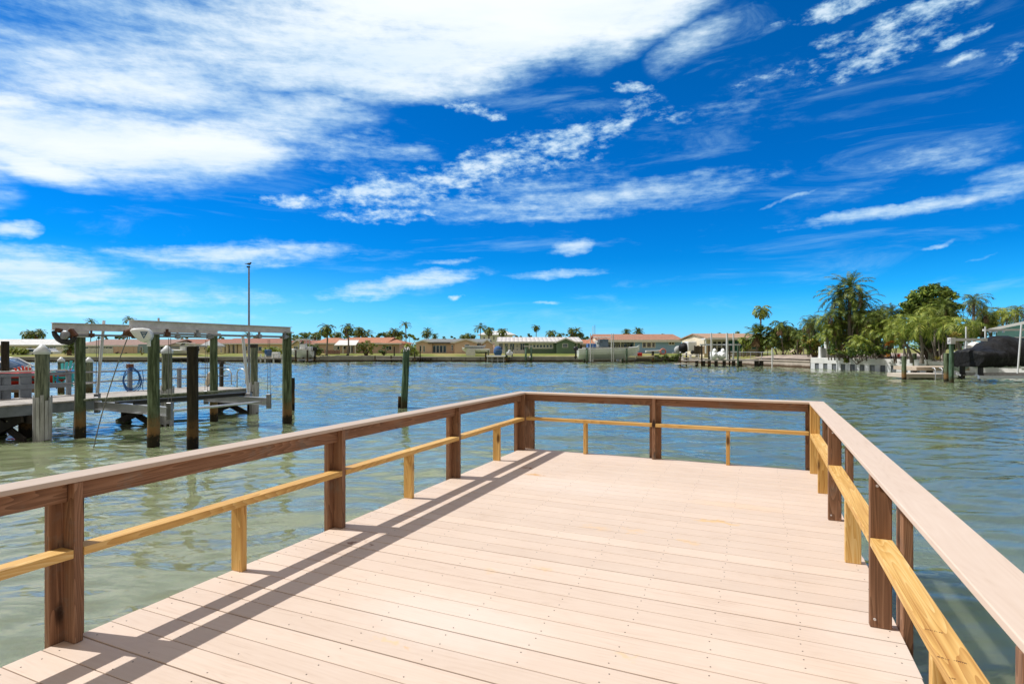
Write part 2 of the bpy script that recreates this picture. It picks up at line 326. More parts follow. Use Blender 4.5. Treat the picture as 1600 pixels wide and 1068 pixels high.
def composite(name, axis, stains, tone=1.0):
    m, t, b, N, L = newmat(name)
    tcn = N('ShaderNodeTexCoord'); g = N('ShaderNodeNewGeometry')
    cx = N('ShaderNodeCombineXYZ')
    for i in range(3): L(g.outputs['Random Per Island'], cx.inputs[i])
    sc1 = N('ShaderNodeVectorMath', operation='SCALE'); L(cx.outputs[0], sc1.inputs[0]); sc1.inputs['Scale'].default_value = 23
    ad = N('ShaderNodeVectorMath', operation='ADD'); L(tcn.outputs['Object'], ad.inputs[0]); L(sc1.outputs[0], ad.inputs[1])
    def st(al, ac):
        mp = N('ShaderNodeMapping'); v = [ac] * 3; v[axis] = al; mp.inputs['Scale'].default_value = v; L(ad.outputs[0], mp.inputs[0]); return mp.outputs[0]
    fi = N('ShaderNodeTexNoise'); L(st(3, 90), fi.inputs['Vector']); fi.inputs['Scale'].default_value = 1; fi.inputs['Detail'].default_value = 4
    fld = N('ShaderNodeTexNoise'); L(st(1.1, 9), fld.inputs['Vector']); fld.inputs['Scale'].default_value = 1; fld.inputs['Detail'].default_value = 1
    rg = N('ShaderNodeMath', operation='MULTIPLY'); L(fld.outputs['Fac'], rg.inputs[0]); rg.inputs[1].default_value = 26
    fr = N('ShaderNodeMath', operation='PINGPONG'); L(rg.outputs[0], fr.inputs[0]); fr.inputs[1].default_value = 1
    cl_ = N('ShaderNodeTexNoise'); L(tcn.outputs['Object'], cl_.inputs['Vector']); cl_.inputs['Scale'].default_value = 2.2; cl_.inputs['Detail'].default_value = 7; cl_.inputs['Roughness'].default_value = .65
    s1 = N('ShaderNodeMath', operation='MULTIPLY_ADD'); L(fi.outputs['Fac'], s1.inputs[0]); s1.inputs[1].default_value = .42
    c5 = N('ShaderNodeMath', operation='MULTIPLY_ADD'); L(cl_.outputs['Fac'], c5.inputs[0]); c5.inputs[1].default_value = .45; c5.inputs[2].default_value = .26; L(c5.outputs[0], s1.inputs[2])
    s2 = N('ShaderNodeMath', operation='MULTIPLY_ADD'); L(fr.outputs[0], s2.inputs[0]); s2.inputs[1].default_value = .10; L(s1.outputs[0], s2.inputs[2])
    r = N('ShaderNodeValToRGB'); L(s2.outputs[0], r.inputs[0]); setramp(r, [(.5, (.72, .585, .48)), (.8, (.665, .525, .42)), (1.0, (.56, .425, .325))])
    out = r.outputs[0]
    hv = N('ShaderNodeHueSaturation'); mr = N('ShaderNodeMapRange'); L(g.outputs['Random Per Island'], mr.inputs[0]); mr.inputs[3].default_value = .95; mr.inputs[4].default_value = 1.04
    mr.inputs[3].default_value *= tone; mr.inputs[4].default_value *= tone; L(out, hv.inputs['Color']); L(mr.outputs[0], hv.inputs['Value']); out = hv.outputs[0]
    # rust and leaf stains where the boards show them
    wp = N('ShaderNodeTexNoise'); L(tcn.outputs['Object'], wp.inputs['Vector']); wp.inputs['Scale'].default_value = 14; wp.inputs['Detail'].default_value = 5
    sb = N('ShaderNodeVectorMath', operation='SUBTRACT'); L(wp.outputs['Color'], sb.inputs[0]); sb.inputs[1].default_value = (.5, .5, .5)
    ss = N('ShaderNodeVectorMath', operation='SCALE'); L(sb.outputs[0], ss.inputs[0]); ss.inputs['Scale'].default_value = .22
    aw = N('ShaderNodeVectorMath', operation='ADD'); L(tcn.outputs['Object'], aw.inputs[0]); L(ss.outputs[0], aw.inputs[1])
    for (sx, sy, rx, ry, k, c) in stains:
        mp = N('ShaderNodeMapping', vector_type='TEXTURE'); L(aw.outputs[0], mp.inputs[0]); mp.inputs['Location'].default_value = (sx, sy, 0); mp.inputs['Scale'].default_value = (rx, ry, 1)
        le = N('ShaderNodeVectorMath', operation='LENGTH'); L(mp.outputs[0], le.inputs[0])
        rr = N('ShaderNodeMapRange', interpolation_type='SMOOTHSTEP'); L(le.outputs['Value'], rr.inputs[0]); rr.inputs[1].default_value = 1.15; rr.inputs[2].default_value = .3; rr.inputs[3].default_value = 0; rr.inputs[4].default_value = k
        mk = N('ShaderNodeMix', data_type='RGBA'); L(rr.outputs[0], mk.inputs[0]); L(out, mk.inputs[6]); mk.inputs[7].default_value = (*c, 1); out = mk.outputs[2]
    L(out, b.inputs['Base Color']); b.inputs['Roughness'].default_value = .62; b.inputs['Specular IOR Level'].default_value = .25
    bp = N('ShaderNodeBump'); bp.inputs['Strength'].default_value = .25; bp.inputs['Distance'].default_value = .003; L(s2.outputs[0], bp.inputs['Height']); L(bp.outputs[0], b.inputs['Normal'])
    return m

def pile_mat(name, top, mid, tide=(.30, .17, .07), base=(.03, .025, .015), h=.95):
    """round timber pile: green-grey above, rust-brown barnacle band and black foot at the tide line"""
    m, t, b, N, L = newmat(name)
    tcn = N('ShaderNodeTexCoord'); mp = N('ShaderNodeMapping'); mp.inputs['Scale'].default_value = (14, 14, 1.4); L(tcn.outputs['Object'], mp.inputs[0])
    no = N('ShaderNodeTexNoise'); L(mp.outputs[0], no.inputs['Vector']); no.inputs['Scale'].default_value = 1; no.inputs['Detail'].default_value = 7; no.inputs['Roughness'].default_value = .7
    r = N('ShaderNodeValToRGB'); L(no.outputs['Fac'], r.inputs[0]); setramp(r, [(.30, mul(mid, .25)), (.44, mid), (.58, top), (.75, mul(top, 2.0))])
    sp = N('ShaderNodeSeparateXYZ'); L(tcn.outputs['Object'], sp.inputs[0])
    n2 = N('ShaderNodeTexNoise'); L(tcn.outputs['Object'], n2.inputs['Vector']); n2.inputs['Scale'].default_value = 7; n2.inputs['Detail'].default_value = 7; n2.inputs['Roughness'].default_value = .75
    za = N('ShaderNodeMath', operation='MULTIPLY_ADD'); L(n2.outputs['Fac'], za.inputs[0]); za.inputs[1].default_value = .9; L(sp.outputs[2], za.inputs[2])
    zr = N('ShaderNodeValToRGB'); mr = N('ShaderNodeMapRange'); L(za.outputs[0], mr.inputs[0]); mr.inputs[1].default_value = 0; mr.inputs[2].default_value = h + .70; L(mr.outputs[0], zr.inputs[0])
    setramp(zr, [(.0, base), (.38, base), (.46, mul(tide, .8)), (.56, mul(tide, .9)), (.70, mul(tide, .45)), (.82, mul(mid, .6))])
    fr = N('ShaderNodeValToRGB'); L(mr.outputs[0], fr.inputs[0]); setramp(fr, [(.50, (1, 1, 1)), (.80, (0, 0, 0))])
    mk = N('ShaderNodeMix', data_type='RGBA'); L(fr.outputs[0], mk.inputs[0]); L(r.outputs[0], mk.inputs[6]); L(zr.outputs[0], mk.inputs[7])
    L(mk.outputs[2], b.inputs['Base Color']); b.inputs['Roughness'].default_value = .85; b.inputs['Specular IOR Level'].default_value = .2
    bp = N('ShaderNodeBump'); bp.inputs['Strength'].default_value = .7; bp.inputs['Distance'].default_value = .02; L(no.outputs['Fac'], bp.inputs['Height']); L(bp.outputs[0], b.inputs['Normal'])
    return m
m_pile = pile_mat('green_grey_pile', (.16, .20, .12), (.07, .095, .05))
m_pile_dark = pile_mat('dark_wet_pile', (.05, .042, .028), (.03, .026, .018), tide=(.16, .09, .035), base=(.015, .012, .008))
m_pile_green = pile_mat('treated_green_pile', (.11, .18, .12), (.05, .09, .055), tide=(.07, .06, .03), base=(.05, .045, .025), h=.5)
m_pile_pale = pile_mat('pale_dock_pile', (.25, .27, .19), (.13, .15, .105), tide=(.12, .08, .04), h=.5)

def water():
    m, t, b, N, L = newmat('green_bay_water')
    g = N('ShaderNodeNewGeometry'); cdn = N('ShaderNodeCameraData')
    def no(sc_, det, sx, sy, rot, dist=0, rough=.55, off=0):
        mp = N('ShaderNodeMapping'); mp.inputs['Rotation'].default_value = (0, 0, R(rot)); mp.inputs['Scale'].default_value = (sx, sy, 1); mp.inputs['Location'].default_value = (off, off, 0); L(g.outputs['Position'], mp.inputs[0])
        n = N('ShaderNodeTexNoise'); n.inputs['Scale'].default_value = sc_; n.inputs['Detail'].default_value = det; n.inputs['Roughness'].default_value = rough; n.inputs['Distortion'].default_value = dist; L(mp.outputs[0], n.inputs['Vector']); return n.outputs['Fac']
    a = no(.62, 1.5, .62, 1.35, 14, .5); c = no(1.7, 2, .65, 1.4, -10, 1.0); d = no(4.2, 2, .7, 1.25, 20, .8, off=3); e = no(12, 2, 1, 1, 0, .3, off=5)
    def ma(x, k, y=None):
        n = N('ShaderNodeMath', operation='MULTIPLY_ADD' if y is not None else 'MULTIPLY'); L(x, n.inputs[0]); n.inputs[1].default_value = k
        if y is not None: L(y, n.inputs[2])
        return n.outputs[0]
    # gust patches: the ripples are stronger in some stretches
    gust = no(.09, 3, .7, 1.3, 8, 0, off=9)
    gm = N('ShaderNodeMapRange'); L(gust, gm.inputs[0]); gm.inputs[1].default_value = .3; gm.inputs[2].default_value = .7; gm.inputs[3].default_value = .65; gm.inputs[4].default_value = 1.3
    h = ma(a, .004); h = ma(c, .008, h); h = ma(d, .0028, h); h = ma(e, .0003, h)
    hh = N('ShaderNodeMath', operation='MULTIPLY'); L(h, hh.inputs[0]); L(gm.outputs[0], hh.inputs[1])
    bp = N('ShaderNodeBump'); bp.inputs['Strength'].default_value = 1.0; bp.inputs['Distance'].default_value = WAVE; bp.inputs['Filter Width'].default_value = .04; L(hh.outputs[0], bp.inputs['Height']); L(bp.outputs[0], b.inputs['Normal'])
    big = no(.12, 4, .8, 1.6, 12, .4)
    # paler base colour towards the near left, darker green to the right
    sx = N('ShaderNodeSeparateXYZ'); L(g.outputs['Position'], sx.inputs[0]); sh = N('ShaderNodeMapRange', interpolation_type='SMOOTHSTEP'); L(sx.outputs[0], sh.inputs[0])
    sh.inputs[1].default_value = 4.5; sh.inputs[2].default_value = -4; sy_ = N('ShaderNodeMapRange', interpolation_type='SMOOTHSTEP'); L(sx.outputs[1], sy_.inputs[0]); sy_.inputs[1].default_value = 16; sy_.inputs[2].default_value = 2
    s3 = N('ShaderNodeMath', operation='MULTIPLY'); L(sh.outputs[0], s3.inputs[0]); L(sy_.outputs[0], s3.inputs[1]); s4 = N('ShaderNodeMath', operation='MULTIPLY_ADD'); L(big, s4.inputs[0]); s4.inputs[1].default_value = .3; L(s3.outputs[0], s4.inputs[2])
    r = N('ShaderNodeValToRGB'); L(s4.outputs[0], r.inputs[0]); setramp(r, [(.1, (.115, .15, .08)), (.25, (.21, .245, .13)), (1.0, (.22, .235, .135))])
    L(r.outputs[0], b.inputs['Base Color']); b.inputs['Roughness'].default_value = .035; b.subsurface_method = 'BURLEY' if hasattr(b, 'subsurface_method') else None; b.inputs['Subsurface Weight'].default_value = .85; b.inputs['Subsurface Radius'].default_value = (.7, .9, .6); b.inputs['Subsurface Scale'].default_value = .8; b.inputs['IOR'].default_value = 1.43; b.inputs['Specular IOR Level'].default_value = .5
    return m
WAVE = 1.6
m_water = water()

m_concrete = M('weathered_concrete', (.40, .37, .33), .9, var=.3, scale=1.2, bump=.3)
def seawall_mat(name, c, dark):
    m, t, b, N, L = newmat(name)
    tcn = N('ShaderNodeTexCoord'); no = N('ShaderNodeTexNoise'); L(tcn.outputs['Object'], no.inputs['Vector']); no.inputs['Scale'].default_value = 1.1; no.inputs['Detail'].default_value = 7; no.inputs['Roughness'].default_value = .7
    sp = N('ShaderNodeSeparateXYZ'); L(tcn.outputs['Object'], sp.inputs[0])
    za = N('ShaderNodeMath', operation='MULTIPLY_ADD'); L(no.outputs['Fac'], za.inputs[0]); za.inputs[1].default_value = .3; L(sp.outputs[2], za.inputs[2])
    r = N('ShaderNodeValToRGB'); L(za.outputs[0], r.inputs[0]); setramp(r, [(.0, mul(dark, .5)), (.36, dark), (.5, mul(c, .8)), (1, c)])
    mx = N('ShaderNodeMix', data_type='RGBA', blend_type='MULTIPLY'); mx.inputs[0].default_value = .6; L(r.outputs[0], mx.inputs[6])
    r2 = N('ShaderNodeValToRGB'); L(no.outputs['Fac'], r2.inputs[0]); setramp(r2, [(.3, (.5, .5, .5)), (.7, (1, 1, 1))]); L(r2.outputs[0], mx.inputs[7])
    L(mx.outputs[2], b.inputs['Base Color']); b.inputs['Roughness'].default_value = .9
    return m
m_seawall = seawall_mat('grey_seawall_concrete', (.47, .44, .39), (.10, .075, .05))
m_seawall_tan = seawall_mat('tan_seawall_concrete', (.66, .56, .47), (.13, .08, .045))
m_white_wall = M('white_painted_wall', (.72, .71, .68), .8, var=.12, scale=1.5)
m_metal = M('dull_aluminium', (.66, .63, .61), .55, .25, var=.2, scale=5, bump=.05)
m_metal_lt = M('bright_aluminium', (.62, .63, .64), .4, .8, var=.1, scale=5, bump=0)
m_steel = M('grey_steel_pipe', (.28, .28, .29), .45, .7, var=.2, scale=7, bump=0)
m_black = M('black_rubber', (.02, .02, .022), .5, var=.3, scale=8, bump=.1)
m_plastic = M('white_plastic', (.72, .75, .76), .4, var=.06, scale=2, bump=0)
m_pvc = M('pvc_pipe', (.70, .71, .72), .45, var=.1, scale=3, bump=0)
m_wrap = M('white_pile_wrap', (.38, .38, .37), .6, var=.4, scale=3, bump=.3, stretch=(5, 5, .6), col2=(.66, .66, .66))
m_greywood = M('grey_painted_wood', (.20, .225, .25), .8, var=.2, scale=5, bump=.2, stretch=(1, 1, 1))
m_greydeck = M('sunbleached_grey_planks', (.40, .365, .325), .85, var=.28, scale=5, bump=.4, island=.12)
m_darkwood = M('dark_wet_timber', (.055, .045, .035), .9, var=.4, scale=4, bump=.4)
m_rust = M('rusty_steel', (.14, .06, .035), .8, .2, var=.5, scale=9, bump=.3)
m_rope = M('grey_cable', (.22, .21, .2), .6, .3, var=.1, scale=9, bump=0)
m_red = M('red_plastic_hull', (.62, .03, .015), .35, var=.12, scale=3, bump=0)
m_blue_hose = M('blue_hose', (.02, .11, .32), .45, var=.15, scale=6, bump=0)
m_bluep = M('blue_plastic', (.02, .22, .55), .45, var=.1, scale=4, bump=0)
m_teal = M('teal_plastic', (.02, .42, .42), .5, var=.1, scale=4, bump=0)
m_coral = M('coral_plastic', (.62, .20, .16), .5, var=.1, scale=4, bump=0)
m_logo = M('blue_logo', (.02, .10, .20), .5, var=.05, scale=4, bump=0)
m_glass = M('dark_window_glass', (.018, .024, .03), .08, var=.3, scale=.6, bump=0, spec=.7)
m_tealglass = M('teal_screen', (.02, .16, .16), .35, var=.3, scale=.6, bump=0)
m_frame = M('white_window_frame', (.75, .75, .73), .6, var=.05, scale=3, bump=0)
m_fibre = M('white_gelcoat', (.85, .86, .85), .25, var=.06, scale=.8, bump=0)
m_ltgreen_hull = M('pale_green_gelcoat', (.86, .90, .87), .25, var=.06, scale=.8, bump=0)
m_tan = M('tan_upholstery', (.50, .40, .30), .6, var=.1, scale=3)
m_bluecanvas = M('blue_canvas', (.04, .12, .32), .8, var=.2, scale=3)
m_canvas = M('black_canvas_cover', (.008, .008, .009), .6, var=.35, scale=2.5, bump=1.0, bscale=1.8, bdist=.16, stretch=(1, 1.3, .45), spec=.3)
m_greycanvas = M('grey_canvas', (.45, .47, .48), .8, var=.15, scale=3)
m_sand = M('pale_sand', (.55, .48, .40), .9, var=.12, scale=1.0, bump=.2)
m_birddark = M('dark_feathers', (.03, .03, .035), .7, var=.3, scale=20)
def ground_mat():
    m, t, b, N, L = newmat('lawn_and_soil')
    g = N('ShaderNodeNewGeometry'); n1 = N('ShaderNodeTexNoise'); L(g.outputs['Position'], n1.inputs['Vector']); n1.inputs['Scale'].default_value = .12; n1.inputs['Detail'].default_value = 8; n1.inputs['Roughness'].default_value = .7
    r = N('ShaderNodeValToRGB'); L(n1.outputs['Fac'], r.inputs[0]); setramp(r, [(.35, (.12, .17, .035)), (.5, (.22, .235, .07)), (.62, (.36, .29, .13)), (.75, (.20, .21, .07))])
    L(r.outputs[0], b.inputs['Base Color']); b.inputs['Roughness'].default_value = .95; b.inputs['Specular IOR Level'].default_value = .1
    n2 = N('ShaderNodeTexNoise'); L(g.outputs['Position'], n2.inputs['Vector']); n2.inputs['Scale'].default_value = 6; n2.inputs['Detail'].default_value = 4
    bp = N('ShaderNodeBump'); bp.inputs['Strength'].default_value = .8; bp.inputs['Distance'].default_value = .05; L(n2.outputs['Fac'], bp.inputs['Height']); L(bp.outputs[0], b.inputs['Normal'])
    return m
m_ground = ground_mat()
def leafmat(name, col, col2, transl=.16, rough=.5, zvar=0):
    m, t, b, N, L = newmat(name)
    g = N('ShaderNodeNewGeometry'); r = N('ShaderNodeValToRGB'); L(g.outputs['Random Per Island'], r.inputs[0]); setramp(r, [(0, mul(col, .6)), (.45, col), (.85, col2), (1, mul(col2, 1.25))])
    L(r.outputs[0], b.inputs['Base Color']); b.inputs['Roughness'].default_value = rough; b.inputs['Specular IOR Level'].default_value = .35
    tr = N('ShaderNodeBsdfTranslucent'); L(r.outputs[0], tr.inputs[0]); mx = N('ShaderNodeMixShader'); mx.inputs[0].default_value = transl
    out = t.nodes['Material Output']; L(b.outputs[0], mx.inputs[1]); L(tr.outputs[0], mx.inputs[2]); L(mx.outputs[0], out.inputs[0])
    return m
lf_palm = leafmat('palm_green', (.08, .135, .022), (.27, .32, .06), .22)
lf_palm_lt = leafmat('coconut_palm_green', (.18, .27, .035), (.50, .52, .10), .24)
lf_dry = leafmat('dry_palm_frond', (.22, .13, .07), (.36, .24, .15), .1)
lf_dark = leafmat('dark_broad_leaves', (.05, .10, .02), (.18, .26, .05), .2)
lf_mid = leafmat('mid_green_leaves', (.11, .20, .03), (.34, .41, .07), .22)
lf_yel = leafmat('yellow_green_leaves', (.22, .20, .035), (.42, .33, .06))
lf_orange = leafmat('orange_leaves', (.45, .17, .02), (.62, .30, .04))
lf_red = leafmat('red_bromeliad_leaves', (.28, .03, .03), (.45, .10, .06))
lf_grass = leafmat('hedge_leaves', (.09, .14, .03), (.17, .22, .05))
m_bark = M('grey_palm_bark', (.20, .17, .14), .9, var=.35, scale=4, bump=.5, stretch=(1, 1, 5))
m_barkd = M('brown_bark', (.11, .08, .055), .9, var=.35, scale=4, bump=.5)

# ------------------------------------------------------------------ setting: water and ground
import numpy as np
def water_mesh():
    """chop as real relief: a sum of short wind waves, in bands of coarser and coarser grid away from the docks"""
    r = np.random.RandomState(7); comps = []
    for lam in np.geomspace(.30, 3.6, 64):
        ang = math.pi / 2 + r.normal(0, .55); comps.append((2 * math.pi / lam, ang, r.uniform(0, 2 * math.pi), lam))
    def height(x, y, step):
        wx = x + .35 * np.sin(.55 * y + .3 * x) + .18 * np.sin(1.3 * x - .9 * y + 2); wy = y + .30 * np.sin(.5 * x - .2 * y + 1) + .16 * np.sin(1.1 * y + 1.6 * x)
        z = np.zeros_like(x)
        for k, a, ph, lam in comps:
            if lam < 2.6 * step: continue
            slope = SLOPE * min(1, (1.0 / lam) ** .9) * min(1, (lam / .5) ** .6)
            z += slope / k * np.sin(k * (math.cos(a) * wx + math.sin(a) * wy) + ph)
        g = 1 + .30 * np.sin(.11 * x + .23 * y + 1) + .22 * np.sin(.31 * x - .12 * y + 2.2) + .15 * np.sin(.05 * x + .61 * y)
        near = .36 + .64 * np.clip((y - 4) / 30, 0, 1)
        return z * g * near
    V = []; Fc = []; n0 = 0
    for (x0, x1, y0, y1, st) in ((-17, 15, -4, 14, .05), (-36, 34, 14, 34, .10), (-66, 58, 34, 62, .20), (-100, 62, 62, 94.2, .27)):
        nx = int(round((x1 - x0) / st)) + 1; ny = int(round((y1 - y0) / st)) + 1
        X, Y = np.meshgrid(np.linspace(x0, x1, nx), np.linspace(y0, y1, ny)); Z = height(X, Y, st)
        V.append(np.stack([X, Y, Z], -1).reshape(-1, 3)); i = np.arange(nx * ny).reshape(ny, nx) + n0
        Fc.append(np.stack([i[:-1, :-1], i[:-1, 1:], i[1:, 1:], i[1:, :-1]], -1).reshape(-1, 4)); n0 += nx * ny
    V.append(np.array([(-1500, -60, -.11), (1500, -60, -.11), (1500, 3000, -.11), (-1500, 3000, -.11)], float)); Fc.append(np.array([[n0, n0 + 1, n0 + 2, n0 + 3]]))
    V = np.concatenate(V); Fc = np.concatenate(Fc); me = bpy.data.meshes.new('water')
    me.vertices.add(len(V)); me.vertices.foreach_set('co', V.astype(np.float32).ravel()); me.loops.add(Fc.size); me.loops.foreach_set('vertex_index', Fc.astype(np.int32).ravel())
    me.polygons.add(len(Fc)); me.polygons.foreach_set('loop_start', np.arange(0, Fc.size, 4, dtype=np.int32)); me.polygons.foreach_set('loop_total', np.full(len(Fc), 4, np.int32)); me.polygons.foreach_set('use_smooth', np.ones(len(Fc), bool))
    me.update(calc_edges=True); me.materials.append(m_water); return me
SLOPE = .031
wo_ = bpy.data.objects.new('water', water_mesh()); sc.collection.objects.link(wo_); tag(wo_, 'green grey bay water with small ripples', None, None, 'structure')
# shoreline (world x, y), from far left round to the near right bank
SHORE = [(-1400, 94), (-150, 94), (-60, 94), (27.4, 94), (28.6, 84), (31.0, 75), (34.1, 62), (37.3, 52.5), (40.5, 45), (44, 38), (52, 28), (70, 10), (120, -55)]
gb = MB(); rows = []
for i, (x, y) in enumerate(SHORE):
    d = Vector((0, 1)) if i < 4 else Vector((.90, .43))
    if i == 3: d = Vector((.5, .9))
    r = []
    for off, z in ((.25, .80), (3, .95), (10, 1.25), (40, 1.45), (2600, 1.5)):
        r.append((x + d.x * off, y + d.y * off, z))
    rows.append(r)
gv = [p for r in rows for p in r]; gf = []
for i in range(len(rows) - 1):
    for k in range(4): a = i * 5 + k; gf.append((a, a + 5, a + 6, a + 1))
gb.add(gv, gf)
tag(gb.build('ground', m_ground), 'patchy green and tan lawn behind the seawalls', None, None, 'structure')

# ------------------------------------------------------------------ the dock in the foreground
YAW = R(23.754); DZ_ = 1.0; VL, VR, UF = -2.836, .581, 6.97
DROOT = (0, 0, DZ_)
def dk(px, py, h=0):       # pixel on the deck plane -> dock coordinates
    p = G(px, py, DZ_ + h); c, s = math.cos(YAW), math.sin(YAW); return (p.x * c - p.y * s, p.x * s + p.y * c)
UF = 6.79
st = []
for (px, py, rx, ry, k, c) in [(838, 741, .09, .035, .55, (.62, .34, .12)), (826, 731, .06, .03, .6, (.30, .13, .05)), (1120, 815, .16, .04, .55, (.72, .47, .22)), (930, 824, .10, .04, .3, (.75, .5, .27)), (990, 828, .09, .03, .3, (.75, .5, .27)),
     (1072, 846, .08, .03, .35, (.74, .5, .26)), (850, 886, .06, .025, .3, (.74, .5, .26)), (770, 892, .05, .02, .2, (.74, .5, .26)), (607, 998, .05, .02, .45, (.74, .5, .26)), (643, 1009, .03, .012, .45, (.7, .42, .2)), (978, 1021, .05, .02, .35, (.74, .5, .26)), (985, 833, .05, .02, .3, (.74, .5, .26)),
     (548, 848, .04, .02, .6, (.25, .12, .06)), (580, 849, .05, .02, .5, (.25, .12, .06)), (700, 970, .5, .25, .16, (.85, .78, .72)), (900, 760, .8, .3, .12, (.85, .76, .70)), (1400, 1010, .3, .3, .15, (.80, .74, .68)), (1150, 790, .4, .1, .18, (.78, .52, .3))]:
    x, y = dk(px, py); st.append((x, y, rx * 1.2, ry * 1.2, min(.85, k * 1.5), c))
m_deck = composite('pink_beige_composite', 0, st)
m_cap_y = composite('pink_beige_composite_rail', 1, []); m_cap_graze = composite('grazing_toned_composite_rail', 1, [], .80)  # left cap: same boards, colour darkened to imitate their duller grazing-angle look
m_cap_x = m_deck
m_nail = M('dark_screw_heads', (.10, .07, .05), .5, .3, bump=0)
dock = thing('wooden_dock', 'sunlit dock decked with pale pink beige boards across its width, in the foreground', 'dock', DROOT, -YAW)
b = MB(); rng = random.Random(4); u = UF; PITCH = .1415
nb = 0
while u > -1.6:
    e1 = rng.uniform(-.003, .003); e2 = rng.uniform(-.003, .003); gp = .004 + (rng.random() < .12) * .003
    b.box(VL + e1, VR + e2, u - PITCH + gp, u, -.025, 0)
    u -= PITCH; nb += 1
b.build('decking', [m_deck], dock, bevel=.0025, seg=2)
b = MB()
for i in range(nb):
    uc = UF - PITCH * (i + .5)
    if uc < 1.2: continue
    for j in range(10):
        v = VL + .075 + j * .4065 * .90
        for du in (-.036, .036):
            if rng.random() < .15: continue
            b.lathe([(.0033, -.002), (.0033, .0008)], 7, (v + rng.uniform(-.012, .012), uc + du + rng.uniform(-.006, .006), 0), 0, False)
o = b.build('screw_heads', [m_nail], dock); tag(o, kind='stuff')
b = MB()
for j in range(10):
    v = VL + .075 + j * .4065 * .9; b.box(v - .019, v + .019, -1.5, UF - .06, -.185, -.027)
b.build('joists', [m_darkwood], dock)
b = MB(); b.box(VL + .03, VL + .068, -1.6, UF - .1, -.215, -.026); b.box(VR - .068, VR - .03, -1.6, UF - .1, -.215, -.026); b.box(VL + .07, VR - .07, UF - .058, UF - .02, -.215, -.026)
b.build('rim_beam', [brown[1]], dock)
for v in (VL + .25, VR - .25):
    for uu in (.6, 3.6, 6.4):
        b = MB(); b.lathe([(.13, -2.2), (.13, -.19)], 16, (v, uu, 0)); b.build('piling', [m_pile_dark], dock)

rail = thing('deck_railing', 'low brown wooden railing with beige cap and yellow lower rails around the near dock', 'railing', DROOT, -YAW)
CAPZ = .7315; CAPB = .7085; APB = .622; MZ1, MZ0 = .417, .379
LO, LI = -2.902, -2.757           # left cap outer / inner edge
RI, RO = .464, .610               # right cap
FI, FO = 6.70, 6.846              # front cap near / far edge (dock y)
# cap boards, mitred at the corners
def capboard(pts, mats):
    b = MB(); lo = [(x, y, CAPB) for x, y in pts]; hi = [(x, y, CAPZ) for x, y in pts]; b.hexa(lo + hi)
    return b.build('cap_rail', mats, rail, bevel=.004, seg=3)
g_ = .0015
capboard([(LO, -1.5), (LI, -1.5), (LI, 3.235), (LO, 3.235)], [m_cap_graze])
capboard([(LO, 3.238), (LI, 3.238), (LI, FI - g_), (LO, FO - g_)], [m_cap_graze])
capboard([(LI + g_, FI), (RI - g_, FI), (RO - g_, FO), (LO + g_, FO)], [m_cap_x])
capboard([(RI, -1.5), (RO, -1.5), (RO, FO - g_), (RI, FI - g_)], [m_cap_y])
def webpost(x0, x1, y0, y1, fx0, fx1, fy0, fy1):
    b = MB(); b.box(x0, x1, y0, y1, .001, CAPB - .001); b.box(fx0, fx1, fy0, fy1, -.2, CAPB - .001)
    return b.build('post', [brown[2]], rail, bevel=.004, seg=2)
PL = [-.24, 1.497, 3.234, 4.955]
for u in PL:
    webpost(LI - .083, LI - .001, u, u + .038, VL - .043, VL - .003, u - .052, u + .088)
webpost(LI - .083, LI - .001, 6.655, 6.693, VL - .043, VL - .003, 6.60, 6.745)
# far corner: the front rail's own flange
b = MB(); b.box(VL + .02, VL + .155, UF + .003, UF + .04, -.2, CAPB - .001); b.build('post', [brown[2]], rail, bevel=.004, seg=2)
PR = [-.45, 1.405, 3.088, 4.875]
for u in PR:
    webpost(RI + .001, RI + .089, u, u + .038, VR + .003, VR + .043, u - .052, u + .088)
b = MB(); b.box(RI + .001, RI + .092, 6.60, 6.638, .001, CAPB - .001); part(b.build('post', [yellow[2]], rail, bevel=.003, seg=2), 'new yellow corner post')
b = MB(); b.box(VR + .003, VR + .043, 6.58, 6.70, -.2, CAPB - .001); b.build('post', [brown[2]], rail, bevel=.004, seg=2)
b = MB(); b.box(RI - .03, RI + .10, UF + .003, UF + .04, -.2, CAPB - .001); b.build('post', [brown[2]], rail, bevel=.004, seg=2)
FM = -1.165
webpost(FM, FM + .038, FI + .001, FI + .085, FM - .045, FM + .09, UF + .003, UF + .04)
# aprons under the cap
def seg(name, x0, x1, y0, y1, z0, z1, mats, lab=None):
    b = MB(); b.box(x0, x1, y0, y1, z0, z1); o = b.build(name, mats, rail, bevel=.003, seg=2)
    if lab: part(o, lab)
    return o
AL0, AL1 = VL - .002, VL + .036
prev = -1.5
seg('apron_board', AL0, AL1 - .0, -1.5, PL[1] - .002, APB, CAPB - .001, [brown[1]])
seg('apron_board', AL0, AL1, PL[1] + .04, PL[2] + .019, APB, CAPB - .001, [brown[1]])
seg('apron_board', AL0, AL1, PL[2] + .040, PL[3] - .002, APB, CAPB - .001, [brown[1]])
seg('apron_board', AL0, AL1, PL[3] + .040, 6.652, APB, CAPB - .001, [brown[1]])
seg('apron_board', VL + .05, FM - .002, UF - .036, UF + .002, APB, CAPB - .001, [brown[0]])
seg('apron_board', FM + .04, RI - .004, UF - .036, UF + .002, APB, CAPB - .001, [brown[0]])
AR0, AR1 = VR - .036, VR + .002
for a, c in ((-1.5, PR[1] - .002), (PR[1] + .04, PR[2] - .002), (PR[2] + .04, PR[3] - .002), (PR[3] + .04, 6.57)):
    seg('apron_board', AR0, AR1, a, c, APB, CAPB - .001, [brown[1]])
